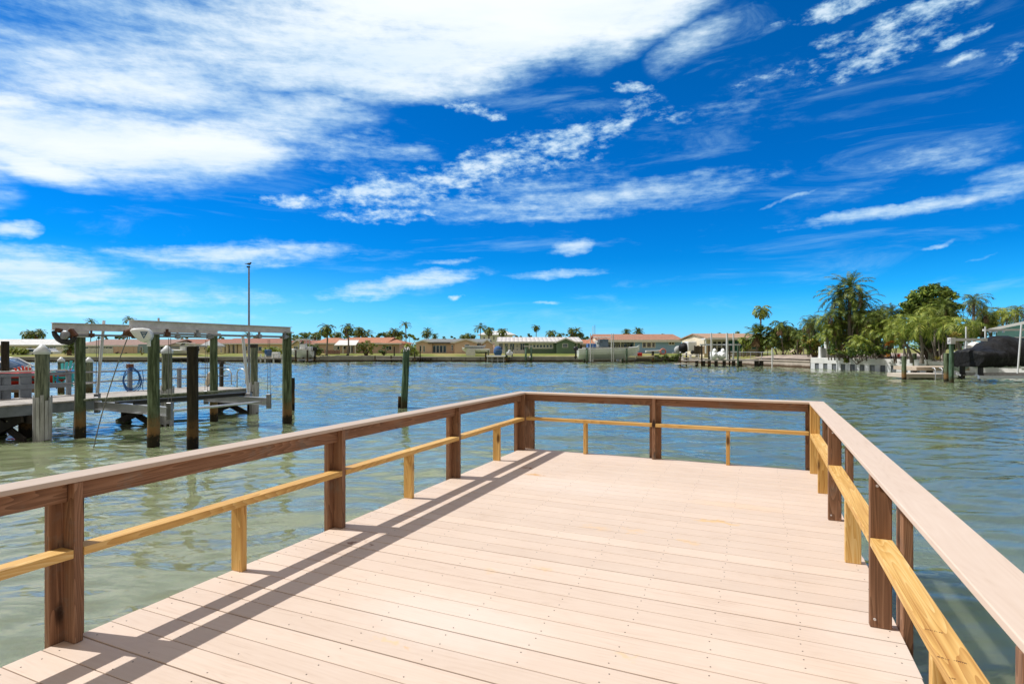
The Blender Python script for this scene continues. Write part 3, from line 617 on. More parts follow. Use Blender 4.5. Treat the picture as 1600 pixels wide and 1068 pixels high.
# yellow lower rails laid flat, and their short supports
for a, c in ((-1.5, PL[1] - .002), (PL[1] + .040, PL[2] - .002), (PL[2] + .040, PL[3] - .002), (PL[3] + .040, 6.652)):
    seg('lower_rail', LI - .086, LI + .003, a, c, MZ0, MZ1, [yellow[1]])
for a, c in ((LI + .006, FM - .002), (FM + .040, RI - .002)):
    seg('lower_rail', a, c, FI - .002, FI + .085, MZ0, MZ1, [yellow[0]])
for a, c in ((-1.5, PR[1] - .002), (PR[1] + .040, PR[2] - .002), (PR[2] + .040, PR[3] - .002), (PR[3] + .040, 6.598)):
    seg('lower_rail', RI + .001, RI + .090, a, c, MZ0, MZ1, [yellow[1]])
for u in (.63, 2.37, 4.117, 5.903):
    seg('short_post', LI - .083, LI + .001, u, u + .038, .001, MZ0 - .001, [yellow[2]])
for u in (2.05, 3.953, 5.739):
    seg('short_post', RI + .003, RI + .088, u, u + .038, .001, MZ0 - .001, [yellow[2]])
for v in (-1.995, -.355):
    seg('short_post', v, v + .038, FI, FI + .083, .001, MZ0 - .001, [yellow[2]])
# ink stamps of the sawmill on the right-hand lower rail: dashes of worn lettering
b = MB(); rs = random.Random(3)
m_ink = M('faded_ink', (.16, .07, .03), .8, bump=0)
def dash_row(px0, py0, px1, py1, n):
    b = MB()
    a = dk(px0, py0, MZ1); c = dk(px1, py1, MZ1)
    for i in range(n):
        t = i / max(1, n - 1); x = a[0] + (c[0] - a[0]) * t; y = a[1] + (c[1] - a[1]) * t; hgt = rs.uniform(.004, .008)
        k = rs.choice((0, 1, 2)); w = .0016
        z0, z1 = MZ1 + .0002, MZ1 + .0006
        b.box(x - w / 2, x + w / 2, y - hgt / 2, y + hgt / 2, z0, z1)
        if k: b.box(x + w / 2, x + .004, y + hgt / 2 - w, y + hgt / 2, z0, z1)
        if k == 2: b.box(x + w / 2, x + .0035, y - w / 2, y + w / 2, z0, z1)
    b.build('ink_stamp', [m_ink], rail)
dash_row(1446, 982, 1471, 988, 8); dash_row(1465, 1025, 1481, 1030, 6); dash_row(1491, 1031, 1510, 1036, 7); dash_row(1484, 1058, 1491, 1060, 3)

# bolt heads
b = MB()
for u in PL[1:] + [6.655]:
    for z in (.03, .39, .40, .66):
        pass
for (x, y, z) in [(RI + .02, PR[2] - .001, .04), (RI + .03, PR[2] - .001, .66), (RI + .02, PR[3] - .001, .04), (RI + .03, PR[3] - .001, .66)]:
    b = MB(); b.tube([(x, y + .001, z), (x, y - .003, z)], .006, 8); b.build('bolt_head', [m_metal], rail)

# ------------------------------------------------------------------ pilings
def piling(px, py, w, ptop, label, mat=None, cap=None, group=None, lean=(0, 0), wrap=None, name='piling', n=14, Zov=None, cat='piling'):
    base = G(px, py, 0) if Zov is None else Vector((PX(px, Zov), Zov, 0))
    Z = base.y; r = w / 2 / F * Z; top = PZ(ptop, Z)
    root = thing(name, label, cat, base, 0, group); rg_ = random.Random(int(px * 7 + py))
    b = MB(); pts = []; rs = []
    k = 9
    for i in range(k + 1):
        t = i / k; z = -1.2 + (top + 1.2) * t
        pts.append((lean[0] * z + rg_.uniform(-.006, .006), lean[1] * z + rg_.uniform(-.006, .006), z)); rs.append(r * (1.04 - .08 * t + rg_.uniform(-.025, .025)))
    b.tube(pts, rs, n); b.build('shaft', [mat or m_pile], root)
    tx, ty = lean[0] * top, lean[1] * top
    if cap == 'cone':
        b = MB(); b.lathe([(r * 1.12, top - .10), (r * 1.14, top - .01), (r * .25, top + r * .95), (.01, top + r * 1.0)], n, (tx, ty, 0)); b.build('cap', [m_plastic], root)
    if wrap:
        z1 = PZ(wrap, Z); b = MB()
        for j in range(n):
            a0 = 2 * math.pi * j / n; z0 = rg_.uniform(-.1, .05); zz = z1 + rg_.uniform(-.12, .05); off = r * rg_.uniform(1.06, 1.3)
            if rg_.random() < .12: continue
            c = Vector((math.cos(a0), math.sin(a0), 0)); tn = Vector((-math.sin(a0), math.cos(a0), 0)) * r * .24
            p0 = c * off; p1 = c * r * 1.08
            b.hexa([p1 - tn + Vector((0, 0, z0)), p1 + tn + Vector((0, 0, z0)), p1 * 1.12 + tn + Vector((0, 0, z0)), p1 * 1.12 - tn + Vector((0, 0, z0)),
                    p0 - tn + Vector((0, 0, zz)), p0 + tn + Vector((0, 0, zz)), p0 * 1.1 + tn + Vector((0, 0, zz)), p0 * 1.1 - tn + Vector((0, 0, zz))])
        b.build('pile_wrap', [m_wrap], root)
    return root, base, r, top
LG = 'pilings of the near boat lift and dock'
piling(66, 688, 19, 547, 'thick piling with white cone cap and split white wrap, leftmost and nearest', m_pile_pale, 'cone', LG, wrap=619)
piling(125, 682, 14.5, 527, 'green black piling under the left end of the rear lift beam', None, None, LG)
piling(240, 696, 17, 521, 'green piling under the near end of the front lift beam by the white motor cover', None, None, LG)
piling(261, 663, 15, 547, 'white capped piling with white wrap beside the near end of the lift', m_pile_pale, 'cone', LG, wrap=604)
r_, pb, pr_, pt_ = piling(301, 700, 16.5, 541, 'dark brown flat-topped piling carrying a thin pale plate in front of the lift', m_pile_dark, None, LG)
b = MB(); b.box(-.20, .20, -.17, .17, pt_ + .002, pt_ + .03); b.build('top_plate', [m_wrap], r_)
piling(334, 658, 11.5, 521, 'slim green piling under the right end of the rear lift beam', None, None, LG)
r_, pb, pr_, pt_ = piling(397, 645, 11, 543, 'piling with white wrap and small dark box on top at the dock end', m_pile_pale, None, LG, wrap=595)
b = MB(); b.box(-.10, .10, -.10, .10, pt_ + .002, pt_ + .13); b.build('post_cap', [m_darkwood], r_, bevel=.01)
piling(448.5, 662, 14, 518, 'green piling under the right end of the front lift beam', None, None, LG)
piling(458, 641, 5, 590, 'short thin dark stub piling behind the rightmost lift piling', m_pile_dark, None, LG)
r_, pb, pr_, pt_ = piling(631, 637, 10.5, 546, 'lone leaning green piling with frayed white rope on its top, beyond the railing', m_pile_green, None, None, lean=(.045, 0))
b = MB(); rg_ = random.Random(5)
for i in range(10):
    a = rg_.uniform(0, 6.28); q = rg_.uniform(.6, 1.1) * pr_; b.tube([(.045 * pt_ + math.cos(a) * q, math.sin(a) * q, pt_ - rg_.uniform(.02, .10)), (.045 * pt_ + math.cos(a) * q * .6, math.sin(a) * q * .6, pt_ + rg_.uniform(.02, .09)), (.045 * pt_ + math.cos(a + 1) * q, math.sin(a + 1) * q, pt_ - rg_.uniform(.0, .09))], .022, 6)
b.build('frayed_rope', [m_wrap], r_)
b = MB(); b.tube([(-.19, 0, -.8), (-.15, 0, PZ(619, pb.y))], [.07, .07], 10); b.build('side_stub', [m_pile_dark], r_)
piling(139, 613, 10.5, 563, 'far white capped piling between the two rear lift pilings, behind the dock', m_pile_pale, 'cone', 'white capped pilings behind the dock')
piling(95.5, 614, 9, 562, 'far white capped piling behind the teal chairs', m_pile_pale, 'cone', 'white capped pilings behind the dock')
r_, pb, pr_, pt_ = piling(8, 628, 10.5, 533, 'brown piling of another lift at the left edge of the picture', m_pile_dark, None, LG)
b = MB(); b.box(-3, .13, -.1, .1, pt_ + .001, pt_ + .25); tag(b.build('lift_beam', [m_metal], None, (pb.x, pb.y, 0)), 'end of a grey lift beam on the brown piling at the left edge', 'beam')

# ------------------------------------------------------------------ boat lift (near left)
fA = G(240, 696, 0); fB = G(448.5, 662, 0); rA = G(125, 682, 0); rB = G(334, 658, 0)
lift = thing('boat_lift', 'empty boat lift with grey aluminium beams on green pilings, hanging cradle and pulleys', 'boat lift', fA)
def flat(p, z): return Vector((p.x, p.y, z))
df = (fB - fA).normalized(); dr = (rB - rA).normalized(); BT = 2.93
def ibeam(b, p0, p1, h, w, mi=0):
    b.bar(p0 + Vector((0, 0, h / 2 - .008)), p1 + Vector((0, 0, h / 2 - .008)), w, .016, mi); b.bar(p0 - Vector((0, 0, h / 2 - .008)), p1 - Vector((0, 0, h / 2 - .008)), w, .016, mi); b.bar(p0, p1, .03, h - .034, mi)
b = MB(); f0 = flat(fA - df * .56, BT - .09); f1 = flat(fB + df * .13, BT - .09); ibeam(b, f0, f1, .19, .16); b.build('top_beam', [m_metal], lift, fA)
b = MB(); r0 = flat(rA - dr * .60, BT - .09); r1 = flat(rB + dr * .12, BT - .09); ibeam(b, r0, r1, .19, .16); b.build('top_beam', [m_metal], lift, fA)
tops = [PZ(521, fA.y), PZ(518, fB.y), PZ(527, rA.y), PZ(521, rB.y)]
for p, t_, d in ((fA, tops[0], df), (fB, tops[1], df), (rA, tops[2], dr), (rB, tops[3], dr)):
    b = MB(); q0 = flat(p - d * .16, (t_ + BT - .187) / 2); q1 = flat(p + d * .16, (t_ + BT - .187) / 2)
    b.bar(q0, q1, .26, max(.03, BT - .187 - t_ - .004)); b.build('pile_cap_plate', [m_metal], lift, fA, bevel=.004)
side = Vector((-df.y, df.x, 0))    # towards the rear beam
# drive shafts hung under the beams
for (a0, a1) in ((f0, f1), (r0, r1)):
    d = (a1 - a0).normalized(); o_ = Vector((d.y, -d.x, 0)) * .13
    b = MB(); s0 = a0 + d * .45 + o_ - Vector((0, 0, .21)); s1 = a1 - d * .2 + o_ - Vector((0, 0, .21)); b.tube([s0, s1], .028, 10); b.build('drive_shaft', [m_steel], lift, fA)
    L_ = (s1 - s0).length
    for k in (.35, 1.15, L_ - 1.1, L_ - .15):
        b = MB(); c = s0 + d * k; b.bar(c + Vector((0, 0, .12)), c - Vector((0, 0, .07)), .09, .02, up=d); b.bar(c - d * .06, c + d * .06, .10, .10); b.build('shaft_bearing', [m_rust if k == .35 else m_steel], lift, fA, bevel=.004)
# white teardrop motor cover with its blue triangle
def at_x(base, d, px):   # point of line base + t d that projects to photo column px
    k = (px - 800) / F; t = (k * base.y - base.x) / (d.x - k * d.y); return base + d * t
b = MB(); cen = f0 + df * .02 + Vector((df.y, -df.x, 0)) * .16
tv = Vector((1, .30, 0)).normalized(); nv = Vector((tv.y, -tv.x, 0))
def mcpt(px, py):
    Z = f0.y - .10; k = (px - 800) / F
    # point on the cover plane through cen containing tv, seen at px
    t = (k * cen.y - cen.x) / (tv.x - k * tv.y); q = cen + tv * t; return Vector((q.x, q.y, PZ(py, q.y)))
outl = [(204.5, 516.3), (207, 513.6), (213, 512.7), (224, 512.2), (231, 513.2), (235.5, 516.5), (238, 521), (238.2, 525.5), (236, 530), (231.5, 533.8), (226, 535), (221, 533.2), (214, 528.5), (208.5, 522.5)]
pts = [mcpt(*p) for p in outl]
cc = sum(pts, Vector()) / len(pts)
rings = [[cc + (p - cc) * s_ + nv * o_ for p in pts] for s_, o_ in ((1, -.10), (1.0, .06), (.95, .10), (.80, .125), (.4, .135))]
b.loft(rings, 0, True); mc = b.build('motor_cover', [m_fibre], lift, fA)
def onface(px, py, o_=.139): return mcpt(px, py) + nv * o_
b = MB()
tri = [(222.0, 518.2), (234.2, 518.2), (227.8, 529.2)]
tc3 = tuple(sum(p[i] for p in tri) / 3 for i in (0, 1))
inn = [(tc3[0] + (x - tc3[0]) * .62, tc3[1] + (y - tc3[1]) * .62) for x, y in tri]
o3 = [onface(*p) for p in tri]; i3 = [onface(*p) for p in inn]
b.add(o3 + i3, [(0, 1, 4, 3), (1, 2, 5, 4), (2, 0, 3, 5)])
for (ax, ay, bx, by) in ((225.6, 520.4, 225.6, 522.6), (227.0, 520.4, 227.0, 523.6), (225.6, 521.5, 227.0, 521.5), (228.2, 520.4, 228.2, 524.4), (228.2, 520.4, 229.2, 522.4), (229.2, 522.4, 230.2, 520.4), (230.2, 520.4, 230.2, 522.6)):
    b.bar(onface(ax, ay, .140), onface(bx, by, .140), .008, .003, up=nv)
b.build('triangle_emblem', [m_logo], mc, fA)
b = MB(); g0 = mcpt(201, 519); b.ell(g0, (.075, .09, .075)); b.bar(g0 - Vector((.1, 0, 0)), g0 + Vector((.12, 0, -.05)), .10, .12); b.build('gearbox', [m_rust], lift, fA, bevel=.01)
b = MB(); g1 = mcpt(207, 525); b.bar(g1 + Vector((-.06, .1, 0)), g1 + Vector((.07, .1, 0)), .16, .10); b.build('motor', [m_black], lift, fA, bevel=.02)
b = MB(); q = mcpt(233, 532) + nv * .02; b.bar(q, mcpt(233, 541) + nv * .02, .07, .03, up=nv); b.build('bracket', [m_fibre], lift, fA, bevel=.004)
# second drive, its cover gone, on the rear beam
gx = r0 + dr * .05 + Vector((0, 0, -.20))
b = MB(); c = P(102, 523.5, gx.y - .05); b.lathe([(.10, -.05), (.115, -.03), (.115, .03), (.08, .05)], 18); b.xf(Matrix.Translation(c) @ Matrix.Rotation(R(80), 4, 'X')); b.build('drive_wheel', [m_steel], lift, fA)
b = MB()
prev = None; rg_ = random.Random(8)
arc = [P(84, 517, gx.y), P(86, 523, gx.y), P(91, 529, gx.y), P(98, 533, gx.y), P(107, 534.5, gx.y), P(114, 532, gx.y), P(117, 527, gx.y)]
b.tube(arc, [.05, .06, .07, .075, .07, .06, .05], 9); b.build('belt_guard', [m_black], lift, fA)
b = MB(); b.bar(P(108, 516, gx.y + .05), P(117, 527, gx.y + .05), .12, .18); b.bar(P(88, 515, gx.y), P(96, 517, gx.y), .12, .10); b.build('gearbox', [m_rust], lift, fA, bevel=.015)
# cradle
CZ = .76
A0 = flat(at_x(fA, df, 265), CZ); A1 = flat(at_x(rA, dr, 152), CZ + .02); B0 = flat(at_x(fA, df, 420), CZ - .02); B1 = flat(at_x(rA, dr, 322), CZ)
for (p, q) in ((A0, A1), (B0, B1)):
    b = MB(); ibeam(b, p, q, .22, .13); b.build('cradle_beam', [m_metal_lt], lift, fA)
    for e in (p, q):
        b = MB(); b.box(e.x - .06, e.x + .06, e.y - .05, e.y + .05, e.z - .20, e.z + .22); b.build('cable_pulley_block', [m_steel], lift, fA, bevel=.01)
def mixp(a, c, t): return a + (c - a) * t
for t, m_, nm in ((.86, m_pile_pale, 'bunk'), (.42, m_black, 'bunk')):
    p = mixp(A0, A1, t); q = mixp(B0, B1, t); d = (q - p).normalized(); b = MB(); b.bar(p - d * .5 + Vector((0, 0, .20)), q + d * .35 + Vector((0, 0, .20)), .14, .045)
    b.bar(p - d * .1 + Vector((0, 0, .145)), q + d * .1 + Vector((0, 0, .145)), .05, .06); b.build(nm, [m_], lift, fA, bevel=.005)
b = MB(); p = mixp(A0, A1, .1); q = mixp(B0, B1, .1); b.tube([p + Vector((0, 0, -.02)), q + Vector((0, 0, -.02))], .035, 8); b.build('cradle_tie', [m_metal_lt], lift, fA)
for e, top in ((A0, f0.z - .3), (A1, r0.z - .3), (B0, f0.z - .3), (B1, r0.z - .3)):
    for s in (-.035, .045):
        b = MB(); b.tube([e + Vector((s, 0, .2)), flat(e, top) + Vector((s * .6, 0, 0))], .0075, 5); b.build('cable', [m_rope], lift, fA)
# guide poles of white pipe
def pole(name, p0, p1, r, lab, cat, mat=m_pvc, n=10):
    b = MB(); b.tube([p0, p1], r, n); o = b.build(name, [mat], None, p0); tag(o, lab, cat); return o
def guide_pole(px0, py0, px1, py1, Z0, r, lab, Z1=None):
    p0 = P(px0, py0, Z0); p1 = P(px1, py1, Z1 or Z0)
    root = thing('guide_pole', lab, 'pole', p0, 0, 'white guide poles of the near lift')
    b = MB(); b.tube([p0, p1], r, 12); b.build('pipe', [m_pvc], root, p0)
    b = MB(); b.box(p0.x - r * 1.6, p0.x + r * 1.6, p0.y - r * 1.6, p0.y + r * 1.6, p0.z - .10, p0.z + .10); b.build('bracket', [m_steel], root, p0, bevel=.006)
guide_pole(152, 620, 162.5, 500.5, 15.2, .036, 'leaning white guide pole near the left end of the lift cradle')
guide_pole(389, 619, 379, 523, 17.0, .042, 'leaning white guide pole near the right end of the lift cradle')
guide_pole(247.5, 628, 247.8, 496.5, 16.0, .028, 'thin upright guide pole whose tip shows above the front lift beam')
# slanting line from the motor down into the water
b = MB(); p0 = mcpt(199.5, 527); p1 = G(146, 700, 0); pts = []
for i in range(15):
    t = i / 14; q = p0 + (p1 - p0) * t; pts.append(Vector((q.x + (t * t - t) * .22 * -1 * -1, q.y, q.z)))
b.tube(pts, .012, 6); tag(b.build('mooring_line', [m_rope], None, p1), 'thin grey line slanting from the motor cover down into the water', 'rope')
b = MB(); p0 = P(117.5, 535, 14.5); p1 = P(114.5, 683, 14.4); b.tube([p0, (p0 + p1) / 2 + Vector((.02, 0, 0)), p1], .010, 6); tag(b.build('hanging_line', [m_rope], None, p1), 'thin grey line hanging beside the rear left lift piling', 'rope')

# ------------------------------------------------------------------ neighbour's dock
E = R(27.0); NZ = .90; NO = G(386.7, 605.8, NZ)
ce, se = math.cos(E), math.sin(E)
def tol(p): d = p - Vector((NO.x, NO.y, 0)); return (d.x * ce - d.y * se, d.x * se + d.y * ce)   # world -> dock coordinates
def nl(px, py, h=0): return tol(G(px, py, NZ + h))
nd = thing('neighbour_dock', 'long grey planked dock running out beside the empty boat lift', 'dock', (NO.x, NO.y, 0), -E)
b = MB(); rg_ = random.Random(2); y = 0
while y > -17.5:
    b.box(-2.35 + rg_.uniform(-.012, .012), rg_.uniform(-.012, .012), y - .137, y, NZ - .038, NZ); y -= .143
b.build('decking', [m_greydeck], nd)
b = MB(); b.box(-.07, -.03, -17.4, -.02, NZ - .29, NZ - .041); b.build('fascia_beam', [m_greywood], nd)
b = MB(); b.box(-2.30, -2.26, -17.4, -.02, NZ - .29, NZ - .041); b.build('fascia_beam', [m_greywood], nd)
b = MB(); b.box(-2.25, -.08, -.08, -.04, NZ - .29, NZ - .041); b.build('end_beam', [m_greywood], nd)
b = MB()
for x in (-.8, -1.5): b.box(x, x + .05, -17.3, -.1, NZ - .25, NZ - .041)
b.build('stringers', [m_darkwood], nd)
for px, py in ((261, 663), (397, 645), (66, 688)):
    x, y = tol(G(px, py, 0)); y0 = y + .1
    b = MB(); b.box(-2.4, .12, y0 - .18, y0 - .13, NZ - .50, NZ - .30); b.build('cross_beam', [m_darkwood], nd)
    b = MB(); b.lathe([(.15, -1), (.14, NZ - .30)], 14, (-2.0, y0, 0)); b.build('support_pile', [m_pile_dark], nd)
    b = MB(); b.lathe([(.15, -1), (.14, NZ - .30)], 14, (-.62, y0, 0)) if px == 66 else b.lathe([(.13, -1), (.12, NZ - .30)], 14, (-.25, y0, 0)); b.build('support_pile', [m_pile_dark], nd)
    for s in (0, 1):
        b = MB(); yy = y0 - .22 - .06 * s; x0, x1 = (-2.0, -.1) if s else (-.1, -2.0); b.bar((x0, yy, -.05), (x1, yy, NZ - .36), .05, .19); b.build('cross_brace', [m_darkwood], nd)
# pipe railing along the far edge
pr = thing('pipe_railing', 'two thin grey pipe rails on wooden posts along the far dock edge', 'railing', (NO.x, NO.y, 0), -E)
def yfar(px):  # local y where the far edge line (x=-2.2) crosses the photo column px
    k = (px - 800) / F; bx, by = NO.x - 2.2 * ce, NO.y + 2.2 * se; t = (k * by - bx) / (se - k * ce); return t
posts = [(107, .73), (203, .74), (280, .70), (346, .80)]
for px, h in posts:
    y = yfar(px); b = MB(); b.box(-2.255, -2.145, y - .055, y + .055, NZ - .2, NZ + h); b.build('post', [m_greywood if px != 346 else m_darkwood], pr, bevel=.006)
for h in (.66, .35):
    b = MB(); b.tube([(-2.13, yfar(98), NZ + h), (-2.13, yfar(355), NZ + h)], .022, 8); b.build('pipe_rail', [m_steel], pr)
b = MB(); y = yfar(346); b.box(-2.30, -2.10, y - .1, y + .1, NZ + .80, NZ + .84); b.box(-2.27, -2.13, y - .07, y + .07, NZ + .84, NZ + .90); part(b.build('post_light', [m_darkwood], pr), 'dark boxy post light')
b = MB(); y = yfar(203); b.box(-2.28, -2.12, y - .08, y + .08, NZ + .74, NZ + .88); part(b.build('post_light', [m_rust], pr, bevel=.01), 'small brown post light')
# wooden railing at the near-left end of the far edge
wr = thing('wooden_railing', 'grey painted wooden railing with flat top rail at the left end of the neighbouring dock', 'railing', (NO.x, NO.y, 0), -E)
for px, w in ((3, .26), (14, .2), (46, .22), (107, .12)):
    if px == 107: continue
    y = yfar(px); b = MB(); b.box(-2.27, -2.17, y - w, y + w * .2, NZ - .2, NZ + .70); b.build('post', [m_greywood], wr, bevel=.008)
ya, yb_ = yfar(-40), yfar(104)
b = MB(); b.box(-2.32, -2.12, ya, yb_, NZ + .72, NZ + .76); b.build('top_rail', [m_greydeck], wr, bevel=.006)
b = MB(); b.box(-2.165, -2.13, ya, yb_, NZ + .60, NZ + .69); b.build('upper_board', [m_greywood], wr, bevel=.005)
b = MB(); b.box(-2.165, -2.13, ya, yb_, NZ + .24, NZ + .38); b.build('lower_board', [m_greywood], wr, bevel=.005)
def nw(x, y, z): return Vector((NO.x + x * ce + y * se, NO.y - x * se + y * ce, z))
# dock ladder
ly = yfar(357); root = thing('dock_ladder', 'bent metal pipe dock ladder with two arched handles at the dock end', 'ladder', nw(-2.28, ly, NZ), -E)
for yy in (0, .62):
    pts = [(.25, yy, -.0), (.25, yy, .38)] + [(.25 - .25 * (1 - math.cos(a)), yy, .38 + .20 * math.sin(a)) for a in [math.pi * k / 8 for k in range(1, 8)]] + [(-.25, yy, .38), (-.25, yy, -1.5)]
    b = MB(); b.tube(pts, .024, 8); b.build('handrail', [m_metal_lt], root)
b = MB()
for z in (-.3, -.6, -.9, -1.2, .12): b.tube([(-.25, 0, z), (-.25, .62, z)], .02, 8)
b.build('rungs', [m_metal_lt], root)
# flagpole with a bird on top
fp = P(389, 601, 20.6); root = thing('flagpole', 'tall thin grey metal flagpole rising at the dock end', 'pole', fp)
zt = PZ(417, fp.y); b = MB(); b.tube([(0, 0, -.9), (0, 0, .35), (0, 0, zt - fp.z)], [.042, .040, .028], 12); b.build('shaft', [m_steel], root)
b = MB(); b.box(-.075, .035, -.03, .03, zt - fp.z - .02, zt - fp.z + .03); b.build('pulley', [m_black], root, bevel=.006)
b = MB()
for z in (.3, .6, .95): b.box(-.045, -.02, -.02, .02, z, z + .05)
b.build('cleat', [m_metal_lt], root)
# eyes for one more small thing: the bird
bz = zt + .03; b = MB(); b.ell((0, 0, .085), (.075, .04, .04), 10, 7); b.ell((.065, 0, .125), (.028, .024, .026), 8, 6); b.add([(.088, 0, .128), (.115, 0, .12), (.088, .008, .120), (.088, -.008, .120)], [(0, 1, 2), (0, 3, 1), (2, 1, 3)])
b.hexa([(-.15, -.015, .085), (-.05, -.02, .07), (-.05, .02, .07), (-.15, .015, .085), (-.15, -.015, .10), (-.05, -.02, .10), (-.05, .02, .10), (-.15, .015, .10)]); b.tube([(.01, .012, .05), (.01, .012, 0)], .004, 5); b.tube([(.01, -.012, .05), (.01, -.012, 0)], .004, 5)
tag(b.build('bird', [m_birddark], None, (0, 0, 0)), 'small dark bird perched on the top of the flagpole', 'bird'); bird = bpy.data.objects['bird']; bird.location = (fp.x + .0, fp.y, bz)
# coil of blue hose
y = yfar(203); c = nw(-2.09, y, NZ + .42); b = MB(); rg_ = random.Random(11)
for k in range(5):
    rr = .24 + .012 * k + rg_.uniform(-.02, .02); zz = .33 + rg_.uniform(-.02, .04); pts = []
    for i in range(29):
        a = 2 * math.pi * i / 28; pts.append(Vector((rg_.uniform(-.004, .004) + .02 * k - .03, math.cos(a) * rr, math.sin(a) * zz - .03 * k)))
    b.tube(pts, .013, 7, caps=False)
b.tube([(0, .22, .2), (.01, .32, .24), (.0, .36, 0), (.0, .33, -.35), (0, .36, -.42)], .012, 7)
o = b.build('coiled_hose', [m_blue_hose]); o.location = c; o.rotation_euler = (0, 0, -E); tag(o, 'coil of blue hose hung on a railing post of the neighbouring dock', 'hose')
# fender
y = yfar(321); c = nw(-2.0, y, NZ + .30); root = thing('boat_fender', 'worn cream boat fender hung on the pipe railing by a blue cord', 'fender', c)
b = MB(); b.lathe([(.01, -.31), (.05, -.29), (.085, -.20), (.09, -.02), (.085, .12), (.05, .21), (.02, .25)], 14); o = b.build('body', [M('cream_fender', (.55, .48, .36), .6, var=.25, scale=9)], root); o.rotation_euler = (0, R(12), 0)
b = MB(); b.tube([(.05, 0, .24), (.09, -.02, .38), (.09, -.05, .37)], .012, 6); b.build('cord', [m_blue_hose], root)

# ------------------------------------------------------------------ behind the dock at far left
rd = thing('rear_dock', 'low brown dock behind the grey railing, carrying the red hull and chairs', 'dock', (PX(50, 24), 23.2, 0))
b = MB(); rg_ = random.Random(3); x = -3.6
while x < 2.0: b.box(x, x + .137, -1.2, 1.6, .74, .775); x += .143
b.build('decking', [m_greydeck], rd)
b = MB(); b.box(-3.6, 2.0, -1.18, -1.14, .56, .737); b.build('fascia_beam', [M('brown_fascia', (.22, .15, .11), .9)], rd)
for x in (-2.9, -1.0, .9):
    b = MB(); b.lathe([(.14, -1), (.13, .70)], 12, (x, -.9, 0)); b.build('support_pile', [m_pile_dark], rd)
def hull(b, L, B, H, mi=0, n=22, dead=.35, bow=.25, flare=1.0, keel=0, fine=.5, rake=.12, close=True):
    """boat hull along +x (bow at +x), stern at x=0, keel line at z=0"""
    rings = []
    for i in range(n + 1):
        t = i / n; x = L * t
        w = B / 2 * (1 if t < fine else max(.015, math.cos((t - fine) / (1 - fine) * math.pi / 2) ** .72)); s = H * (.86 + bow * t ** 2); k = 0 if t < .62 else H * .75 * ((t - .62) / .38) ** 2.2
        c = k + H * (dead + .1 * t); cw = w * (.86 - .12 * t); xo = x + rake * L * t ** 3 * 0
        rings.append([Vector((xo, -w * flare, s)), Vector((xo, -w * .97, (s + c) / 2)), Vector((xo, -cw, c)), Vector((xo, 0, k)), Vector((xo, cw, c)), Vector((xo, w * .97, (s + c) / 2)), Vector((xo, w * flare, s)), Vector((xo, w * flare * .86, s + .02)), Vector((xo, 0, s + .03)), Vector((xo, -w * flare * .86, s + .02))])
    b.loft(rings, mi, False); return b
# red hull stored on the rear dock
rb_ = P(4, 597, 22.6); root = thing('red_hull', 'shiny red plastic boat hull with black side panel lying behind the grey railing', 'boat', (rb_.x, 22.6, .78))
b = MB(); hull(b, 2.75, .9, .62, bow=.0, fine=.45, dead=.3); b.build('hull', [m_red], root)
b = MB(); b.box(.35, 1.9, -.47, -.44, .22, .34); b.build('side_panel', [m_black], root, bevel=.01)
b = MB(); b.ell((1.1, 0, .46), (.7, .3, .10)); b.build('deck_pad', [m_black], root)
def chair(px, py, Z, mat, lab, rot, sc=1.0):
    p = P(px, py, Z); root = thing('adirondack_chair', lab, 'chair', (p.x, Z, .78), rot, 'plastic adirondack chairs'); root.scale = (sc,) * 3
    for k in range(5):
        a = (k - 2) * .115; b = MB(); b.bar((a * .8, .30, .36), (a * 1.35, .62, 1.02 - abs(k - 2) * .05), .095, .02, up=(0, -1, .4)); b.build('back_slat', [mat], root, bevel=.004)
    b = MB()
    for k in range(5): b.bar((-.27, -.20 + k * .115, .40 - k * .025), (.27, -.20 + k * .115, .40 - k * .025), .10, .02)
    b.build('seat', [mat], root)
    for s in (-1, 1):
        b = MB(); b.bar((s * .33, -.30, .60), (s * .33, .42, .60), .12, .025); b.build('armrest', [mat], root, bevel=.005)
        b = MB(); b.bar((s * .30, -.24, 0), (s * .30, -.24, .58), .10, .03); b.build('leg', [mat], root); b = MB(); b.bar((s * .29, -.22, .36), (s * .29, .62, .02), .03, .12); b.build('leg', [mat], root)
chair(44, 577, 22.9, m_coral, 'coral pink adirondack chair beside the motorboat behind the railing', R(200), .80)
chair(84, 577, 22.8, m_teal, 'teal adirondack chair left of the white capped piling', R(160), .85)
chair(102, 576, 22.3, m_teal, 'bright teal adirondack chair just above the blue table', R(20), .98)
tp = P(106, 578, 21.4); root = thing('blue_table', 'bright blue low plastic table by the railing post', 'table', (tp.x, 21.4, .78))
b = MB(); b.lathe([(.34, .62), (.36, .64), (.34, .67)], 20); b.build('tabletop', [m_bluep], root)
for s in (-1, 1):
    for q in (-1, 1): b = MB(); b.tube([(s * .24, q * .24, 0), (s * .2, q * .2, .62)], .025, 8); b.build('leg', [m_bluep], root)
